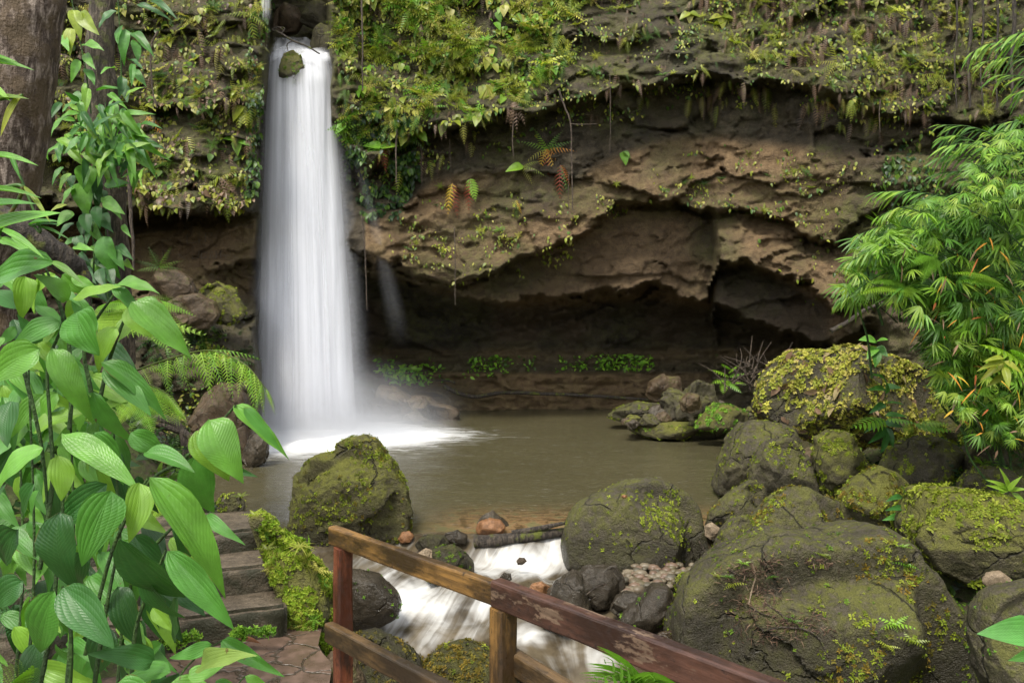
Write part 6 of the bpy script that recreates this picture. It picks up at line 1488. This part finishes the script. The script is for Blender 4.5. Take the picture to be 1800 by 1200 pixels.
bamboo('shaded bamboo at the back of the thicket against the rock', [[(1760, 420), (1700, 380), (1660, 380)]], 11.5, 5, fans=[([(1590, 420), (1830, 300), (1830, 640), (1660, 600)], 320)], fl=(30, 44), pal=[(0.03, 0.10, 0.014), (0.045, 0.13, 0.018)])  # darker palette paints the shade at the back of the thicket
LP = [(0.16, 0.32, 0.030), (0.22, 0.36, 0.035), (0.11, 0.25, 0.025), (0.28, 0.38, 0.05)]
bamboo('fine feathery bamboo sprays filling the right edge above the thicket', [[(1840, 300), (1770, 270), (1700, 285)], [(1850, 350), (1780, 320), (1720, 330)], [(1840, 240), (1790, 235), (1740, 255)], [(1820, 395), (1740, 375), (1670, 372)]], 9.0, 6, fans=[([(1720, 250), (1830, 190), (1830, 380), (1670, 370)], 210)], fl=(20, 34), pal=LP)
bamboo('low light green bamboo spilling over the rocks at the right edge', [[(1830, 600), (1760, 590), (1690, 600)], [(1840, 720), (1760, 715), (1690, 730)], [(1730, 775), (1690, 720), (1650, 640)]], 9.9, 7, fans=[([(1610, 580), (1830, 560), (1830, 775), (1720, 775), (1660, 700)], 320)], fl=(20, 34), pal=LP)
bamboo('single light bamboo sprays at the left tip of the thicket', [[(1640, 450), (1560, 430), (1490, 462)], [(1650, 420), (1570, 395), (1510, 412)], [(1640, 500), (1560, 480), (1478, 530)], [(1660, 390), (1590, 365), (1545, 380)]], 9.3, 8, fl=(26, 40), pal=LP)
fgr = 'ferns and plants on the right bank'
fern_px('light fern fronds arching in the middle of the bamboo', [(1760, 500, 1680, 480, fy), (1770, 510, 1690, 495, fg), (1720, 485, 1742, 500, fy), (1740, 490, 1700, 500, fy)], 8.8, fgr)
fern_px('banded green fern at the left end of the bamboo thicket', [(1640, 440, 1590, 480, fg), (1640, 450, 1620, 500, fg), (1600, 510, 1510, 520, fy), (1590, 500, 1530, 500, fg), (1600, 505, 1560, 540, fy)], 9.2, fgr)
fern_px('fern with long fronds drooping over the broad grey boulder', [(1555, 738, 1500, 765, fg), (1560, 735, 1610, 752, fg), (1610, 745, 1670, 768, fg), (1600, 745, 1588, 772, fy), (1610, 745, 1640, 765, fg), (1620, 742, 1668, 752, fy)], 11.0, fgr, tm=T_frond_wide)
fern_px('bright fern clump beside the dead branches on the far shore', [(1280, 660, 1245, 655, BG[1]), (1282, 660, 1310, 660, BG[0]), (1280, 665, 1250, 680, BG[1]), (1280, 670, 1300, 695, BG[0]), (1280, 655, 1300, 640, BG[1]), (1275, 665, 1270, 695, BG[1]), (1285, 650, 1265, 640, BG[0]), (1290, 670, 1312, 680, BG[1])], 17.5, fgr, tm=T_frond_wide)
fern_px('light leafy fern spray at the right edge below the bamboo', [(1800, 640, 1720, 618, fy), (1800, 650, 1725, 650, fy), (1810, 645, 1745, 672, fy), (1820, 640, 1770, 620, fg), (1820, 660, 1770, 690, fg)], 8.4, fgr, tm=T_frond_wide)
def plant_px(label, u, v, D, lv, name='leafy_plant', cat='plant', group=fgr, tms=(T_broad2, T_heart), sr=.006, m='leaf_broad'):
    return on_leaves(name, [(u + a, v + b, u + c, v + d_, w_, col) for (a, b, c, d_, w_, col) in lv], D, m, label, cat, group, stems=[[(u, v + 12), (u, v), (u + lv[0][0], v + lv[0][1])]], tms=list(tms), stem_r=sr)
plant_px('dark leaved plant standing before the creeper covered dome', 1556, 740, 11.2, [(0, -70, -10, -90, 10, lm_), (0, -60, 28, -62, 14, lm_), (0, -55, -26, -62, 14, lm_), (0, -30, 30, -40, 15, lm_), (0, -30, -24, -20, 14, ld_), (0, 0, -32, 10, 16, ld_), (0, 0, 30, 8, 16, ld_), (0, 10, -20, 38, 16, ld_), (0, 10, 18, 40, 16, ld_), (0, 20, 4, 52, 16, ld_), (0, -48, 12, -80, 12, lm_), (0, -10, 36, -14, 14, lm_)])
plant_px('small dark glossy plant between the lime boulder and the yellow one', 1588, 905, 9.6, [(0, -30, -18, -38, 12, ld_), (0, -25, 24, -34, 12, lm_), (0, -12, -24, -14, 12, ld_), (0, -10, 26, -14, 12, ld_), (0, 0, -24, 4, 13, lm_), (0, 0, 24, 2, 12, lm_), (0, -38, 4, -52, 10, ld_), (0, 2, -10, 16, 10, ld_)])
plant_px('young heart leaved plant at the foot of the cliff by the dome', 1540, 600, 13.5, [(0, 0, -18, -12, 20, lb), (0, 0, 18, -8, 22, lb), (0, 10, 20, 22, 20, lm_), (0, 10, -14, 24, 18, lb), (0, 16, 4, 36, 18, lm_)])
plant_px('pale feathery plant on the low dark boulder at the right edge', 1772, 862, 9.6, [(0, 0, -28, -10, 10, fy), (0, 0, -20, -22, 10, fy), (0, 0, 0, -30, 9, fy), (0, 0, 20, -26, 10, fy), (0, 0, 30, -6, 10, fy), (0, 0, -26, 6, 10, fy), (6, 4, 36, 20, 10, fy)], m='leaf')
plant_px('yellow green leafy shoot at the right edge of the bamboo', 1765, 575, 8.2, [(0, 60, -40, 66, 14, YG[0]), (0, 60, -30, 84, 14, YG[1]), (0, 70, 10, 96, 14, YG[0]), (0, 60, 34, 76, 14, YG[1]), (0, 55, -30, 52, 12, YG[0]), (0, 80, -22, 102, 14, YG[0])], m='leaf')
fern_px('light green seedling fern on top of the sloping brown boulder', [(1725, 815, 1700, 808, fy), (1725, 815, 1742, 802, fy), (1725, 815, 1715, 795, fy), (1727, 815, 1750, 820, fg)], 10.8, fgr)
for i, (u, v, s, lab) in enumerate([(1294, 1038, 26, 'starry little fern in the twig litter on the huge boulder'), (1318, 990, 14, 'tiny clover like fern near the top twigs of the huge boulder'), (1390, 1078, 18, 'small fern over the dark curved twig on the huge boulder'), (1440, 975, 16, 'light seedling near the top ridge of the huge boulder'), (1580, 1000, 26, 'pale spreading fern high on the right shoulder of the huge boulder'),
                                   (1578, 952, 16, 'little fern just under the crest of the huge boulder'), (1575, 1085, 34, 'fern patch low on the right side of the huge boulder'), (1600, 1115, 28, 'lowest fern on the right side of the huge boulder'), (1548, 1130, 20, 'small yellow fern over the red rail on the huge boulder'), (1360, 1022, 14, 'small green sprig in the middle of the twig litter'), (1255, 1005, 14, 'green sprig at the left shoulder of the huge boulder'), (1278, 1000, 16, 'pale sprig beside the upper twigs on the huge boulder')]):
    o_, P_, F_, s_ = BOULD['R1']
    uu = U0 + P_[:, 0] / P_[:, 1] * FP; vv = V0 + (ZC - P_[:, 2]) / P_[:, 1] * FP
    d2 = (uu - u) ** 2 + (vv - v) ** 2; c_ = np.where(d2 < 200)[0]; k = c_[np.argmin(P_[c_, 1])]
    b_ = batch('', T_fern_plant, [P_[k] + [0, -.005, 0.005]], [(0.3 * R.normal(), 1, 0.2)], [(0, -.5, .85)], s * 8 / FP, s * 8 / FP, [pick(BG + LM, 1)[0]], None)
    tag(foliage('small_fern', [b_], M['leaf'], loc=P_[k]), lab, 'fern', 'small ferns on the huge boulder')
fern_px('bright green fern tip poking up in front of the red rail', [(1130, 1205, 1040, 1150, (.15, .31, .04)), (1130, 1205, 1085, 1125, (.15, .31, .04)), (1130, 1205, 1140, 1130, (.15, .31, .04)), (1130, 1205, 1180, 1165, (.13, .28, .035)), (1125, 1210, 1020, 1165, (.13, .28, .035))], 1.35, None, tm=T_frond_wide)
on_leaves('leafy_plant', [(1830, 1110, 1738, 1108, 56, (.09, .30, .05)), (1835, 1140, 1790, 1160, 30, lm_)], 2.2, 'leaf_broad', 'bright green leaf reaching in at the lower right edge', 'plant', None, stems=[[(1860, 1200), (1845, 1140), (1830, 1112)]], tms=[T_heart])
# single drips of colour: grass rosettes on the step edging
for i, (u, v, s, a, lab) in enumerate([(527, 962, 26, 0, 'spiky pale rosette on top of the mossy step edging'), (448, 905, 22, 1, 'light yellow sprig on the mossy edging by the top step'), (470, 965, 22, 2, 'little fern rosette on the mossy edging beside the middle step'), (424, 872, 18, 3, 'tiny pale plant on the rough stone block')]):
    b_ = batch('', T_fern_plant if a else combine([(T_strap, (0, 0, 0), (math.cos(t), math.sin(t), .7), (0, 0, 1), 1, 1) for t in np.linspace(0, 6, 10)]), [px(u, v, 4.1 if a != 3 else 4.6)], [(0, 1, 0.2)], [(0, -.4, .9)], s * 4.2 / FP, s * 4.2 / FP, [pick(YG, 1)[0]], None)
    tag(foliage('small_fern', [b_], M['leaf'], loc=px(u, v, 4.1)), lab, 'fern', 'small plants on the step edging')

# ------------------------------------------------------------------ fallen wood and litter
def stick(pts, D, r, label, name='branch', cat='branch', group=None, mat='bark_wet', n=26, br=()):
    pts = np.asarray(pts, float); d = np.broadcast_to(np.asarray(D, float), (len(pts),))
    parts = [tube(spline(px(pts[:, 0], pts[:, 1], d), n), np.linspace(r, r * .6, n), 8, .22)]
    for b in br:
        b = np.asarray(b, float); parts.append(tube(spline(px(b[:, 0], b[:, 1], np.full(len(b), d.mean() - .02)), 14), np.linspace(r * .6, r * .25, 14), 6, .2))
    V, F = merge(parts)
    return tag(mesh(name, V, F, M[mat], loc=V.mean(0)), label, cat, group)
stick([(780, 678), (810, 692), (840, 697), (880, 690), (940, 691), (1010, 694), (1080, 698), (1150, 703)], 25.8, .075, 'long bare branch lying along the back edge of the pool', br=[[(800, 672), (780, 668), (755, 670)]])
stick([(478, 52), (495, 60), (515, 72), (540, 82), (562, 95)], 21.6, .035, 'dark bare branch caught across the crest of the waterfall', br=[[(495, 60), (500, 50), (492, 48)], [(515, 72), (505, 78), (506, 90)], [(478, 52), (490, 48), (500, 55)]])
stick([(835, 952), (870, 950), (920, 944), (995, 934)], [11.1, 11.05, 11.05, 11.15], .10, 'waterlogged tree trunk lying across the pool outlet', name='log', cat='log', br=[[(900, 938), (950, 928), (995, 918)]])
stick([(1460, 582), (1490, 566), (1520, 545), (1560, 530)], 15.0, .05, 'dark branch leaning against the cliff foot by the bamboo', br=[])
stick([(1235, 985), (1245, 1000), (1220, 1022)], 9.2, .012, 'thin broken twig between the round boulder and the huge one', group='twigs on the rocks', br=[[(1228, 950), (1245, 975), (1258, 985)]], mat='twig')
db = []
rs = np.random.default_rng(5)
for i in range(46):
    u = 1325 + rs.normal() * 30; v = 660 + rs.normal() * 14; a = rs.uniform(0.1, 3.0); l = rs.uniform(18, 60)
    p = np.array([[u, v], [u + math.cos(a) * l * .5 + rs.normal() * 3, v - math.sin(a) * l * .5], [u + math.cos(a) * l + rs.normal() * 4, v - math.sin(a) * l]])
    p[:, 1] = np.clip(p[:, 1], 585, 745); db.append(tube(spline(px(p[:, 0], p[:, 1], 16.6 + rs.normal() * .3), 8), np.linspace(.018, .006, 8), 5, .2))
V, F = merge(db); tag(mesh('brushwood', V, F, M['twig'], loc=V.mean(0)), 'heap of dead reddish brushwood beside the creeper covered dome', 'brushwood')
def on_R1(pts):
    o_, P_, F_, s_ = BOULD['R1']
    uu = U0 + P_[:, 0] / P_[:, 1] * FP; vv = V0 + (ZC - P_[:, 2]) / P_[:, 1] * FP; out = []
    for u, v in pts:
        d2 = (uu - u) ** 2 + (vv - v) ** 2; c_ = np.argsort(d2)[:40]; c_ = c_[P_[c_, 1] < P_[c_, 1].min() + .35]
        out.append(px(u, v, P_[c_[np.argmin(d2[c_])], 1] - 0.012))
    return np.array(out)
TW = 'twigs on the huge boulder'
for pts, r, lab, mat in [([(1322, 990), (1328, 1012), (1322, 1035), (1316, 1062)], .012, 'pale peeled twig standing out in the litter on the huge boulder', 'tan_stone'), ([(1340, 1108), (1375, 1102), (1415, 1106), (1440, 1122), (1456, 1155)], .011, 'long dark curved twig low on the huge boulder', 'bark_wet'), ([(1345, 1060), (1372, 1078), (1388, 1100)], .008, 'brown twig leading into the dark curved one', 'twig'),
                         ([(1280, 1000), (1298, 1010), (1322, 1012)], .007, 'short brown twig near the starry fern', 'twig'), ([(1320, 1066), (1340, 1078), (1365, 1084)], .007, 'slim twig below the pale peeled one', 'twig'), ([(1450, 1028), (1468, 1036), (1476, 1058)], .006, 'thin dark twig alone in the middle of the huge boulder', 'bark_wet'), ([(1270, 1098), (1276, 1110), (1284, 1118)], .005, 'small stalk at the left side of the huge boulder', 'twig'), ([(1398, 1108), (1402, 1132)], .008, 'short stub hanging under the dark curved twig', 'twig'), ([(1284, 1015), (1292, 1030), (1300, 1036)], .005, 'tiny twig touching the starry fern', 'twig'), ([(1530, 1112), (1545, 1124)], .006, 'little red twig beside the yellow fern', 'twig')]:
    P = spline(on_R1(pts), 18); V, F = tube(P, np.linspace(r, r * .6, 18), 6, .2)
    tag(mesh('twig', V, F, M[mat], loc=V.mean(0)), lab, 'twig', TW)
bs = []
for (cu_, cv_, su_, sv_, nn) in [(1330, 1055, 26, 30, 420), (1310, 1005, 34, 8, 120), (1350, 985, 14, 5, 60), (1400, 1095, 22, 8, 140), (1440, 985, 16, 5, 60), (1360, 1120, 30, 6, 90), (1435, 1080, 8, 8, 24), (1450, 1110, 12, 5, 20)]:
    q = np.stack([cu_ + R.normal(size=nn) * su_, cv_ + R.normal(size=nn) * sv_], -1); q = q[inpoly(q[:, 0], q[:, 1], [(1230, 1020), (1380, 945), (1560, 945), (1660, 1100), (1500, 1160), (1220, 1140)])]
    P = on_R1(q); n = len(P)
    bs.append(batch('', T_lance, P, np.stack([R.normal(size=n), .5 * R.normal(size=n) - .2, R.normal(size=n) * .6], -1), [(0, -.6, .8)], R.uniform(.025, .085, n), R.uniform(.03, .08, n), pick([(0.06, 0.034, 0.024), (0.10, 0.058, 0.038), (0.045, 0.028, 0.02), (0.17, 0.11, 0.075)], n), None))
tag(foliage('leaf_litter', bs, M['deadleaf']), 'dry brown needles and leaf scraps on the huge boulder', kind='stuff')
# dry bamboo leaves and scraps on the right bank and in the thicket
q = rand_in([(1560, 400), (1800, 420), (1800, 800), (1690, 780), (1640, 640)], 90); n = len(q)
bs = [batch('', T_lance, px(q[:, 0], q[:, 1], 9.2 + R.normal(size=n) * .4), np.stack([R.normal(size=n), -.4 + 0 * R.normal(size=n), -.6 + R.normal(size=n) * .5], -1), [(0, -.6, .8)], R.uniform(.1, .26, n), R.uniform(.1, .24, n), pick(OR + BR, n), None)]
tag(foliage('dry_leaves', bs, M['deadleaf']), 'dry orange bamboo leaves caught in the thicket', kind='stuff')
for (u, v, lab) in [(1232, 902, 'red fallen leaf at the water edge'), (445, 1127, 'orange fallen leaf on the flagstones below the steps'), (440, 975, 'brown fallen leaf on the middle step')]:
    pass
tag(foliage('fallen_leaf', [batch('', T_small, [px(418, 1130, 3.83) + [0, 0, 0.02]], [(1, .1, .02)], [(0, -.3, 1)], .11, .07, [(.30, .13, .06)], None)], M['deadleaf']), 'orange fallen leaf on the flagstones below the steps', 'leaf')
# gravel between the boulders
q = rand_in([(1095, 1000), (1130, 992), (1215, 990), (1230, 1015), (1180, 1030), (1140, 1030), (1100, 1050), (1090, 1025)], 130)
dv, F0 = ico(2); Vs, Fs, n0, Cs = [], [], 0, []
q = q[:130]
for i, (u, v) in enumerate(q):
    Cs.append(np.repeat(pick([(0.12, 0.095, 0.062), (0.085, 0.074, 0.05), (0.16, 0.13, 0.088), (0.10, 0.082, 0.045), (0.14, 0.092, 0.062)], 1), len(dv), 0))
    D = 10.3 - 0.9 * (v - 990) / 60; c_ = px(u, v, D); r = R.uniform(.03, .065)
    Vs.append(c_ + dv * np.array([r * R.uniform(.9, 1.5), r, r * R.uniform(.6, .9)]) * (1 + .18 * vnoise(dv * 1.7 + i, 3))[:, None]); Fs.append(F0 + n0); n0 += len(dv)
M['gravel'] = leaf_mat('gravel stone', 0.0, 0.45)
tag(mesh('gravel', np.vstack(Vs), np.vstack(Fs), M['gravel'], col=np.vstack(Cs), loc=np.vstack(Vs).mean(0)), 'bank of small pinkish gravel between the wet rocks', kind='stuff')
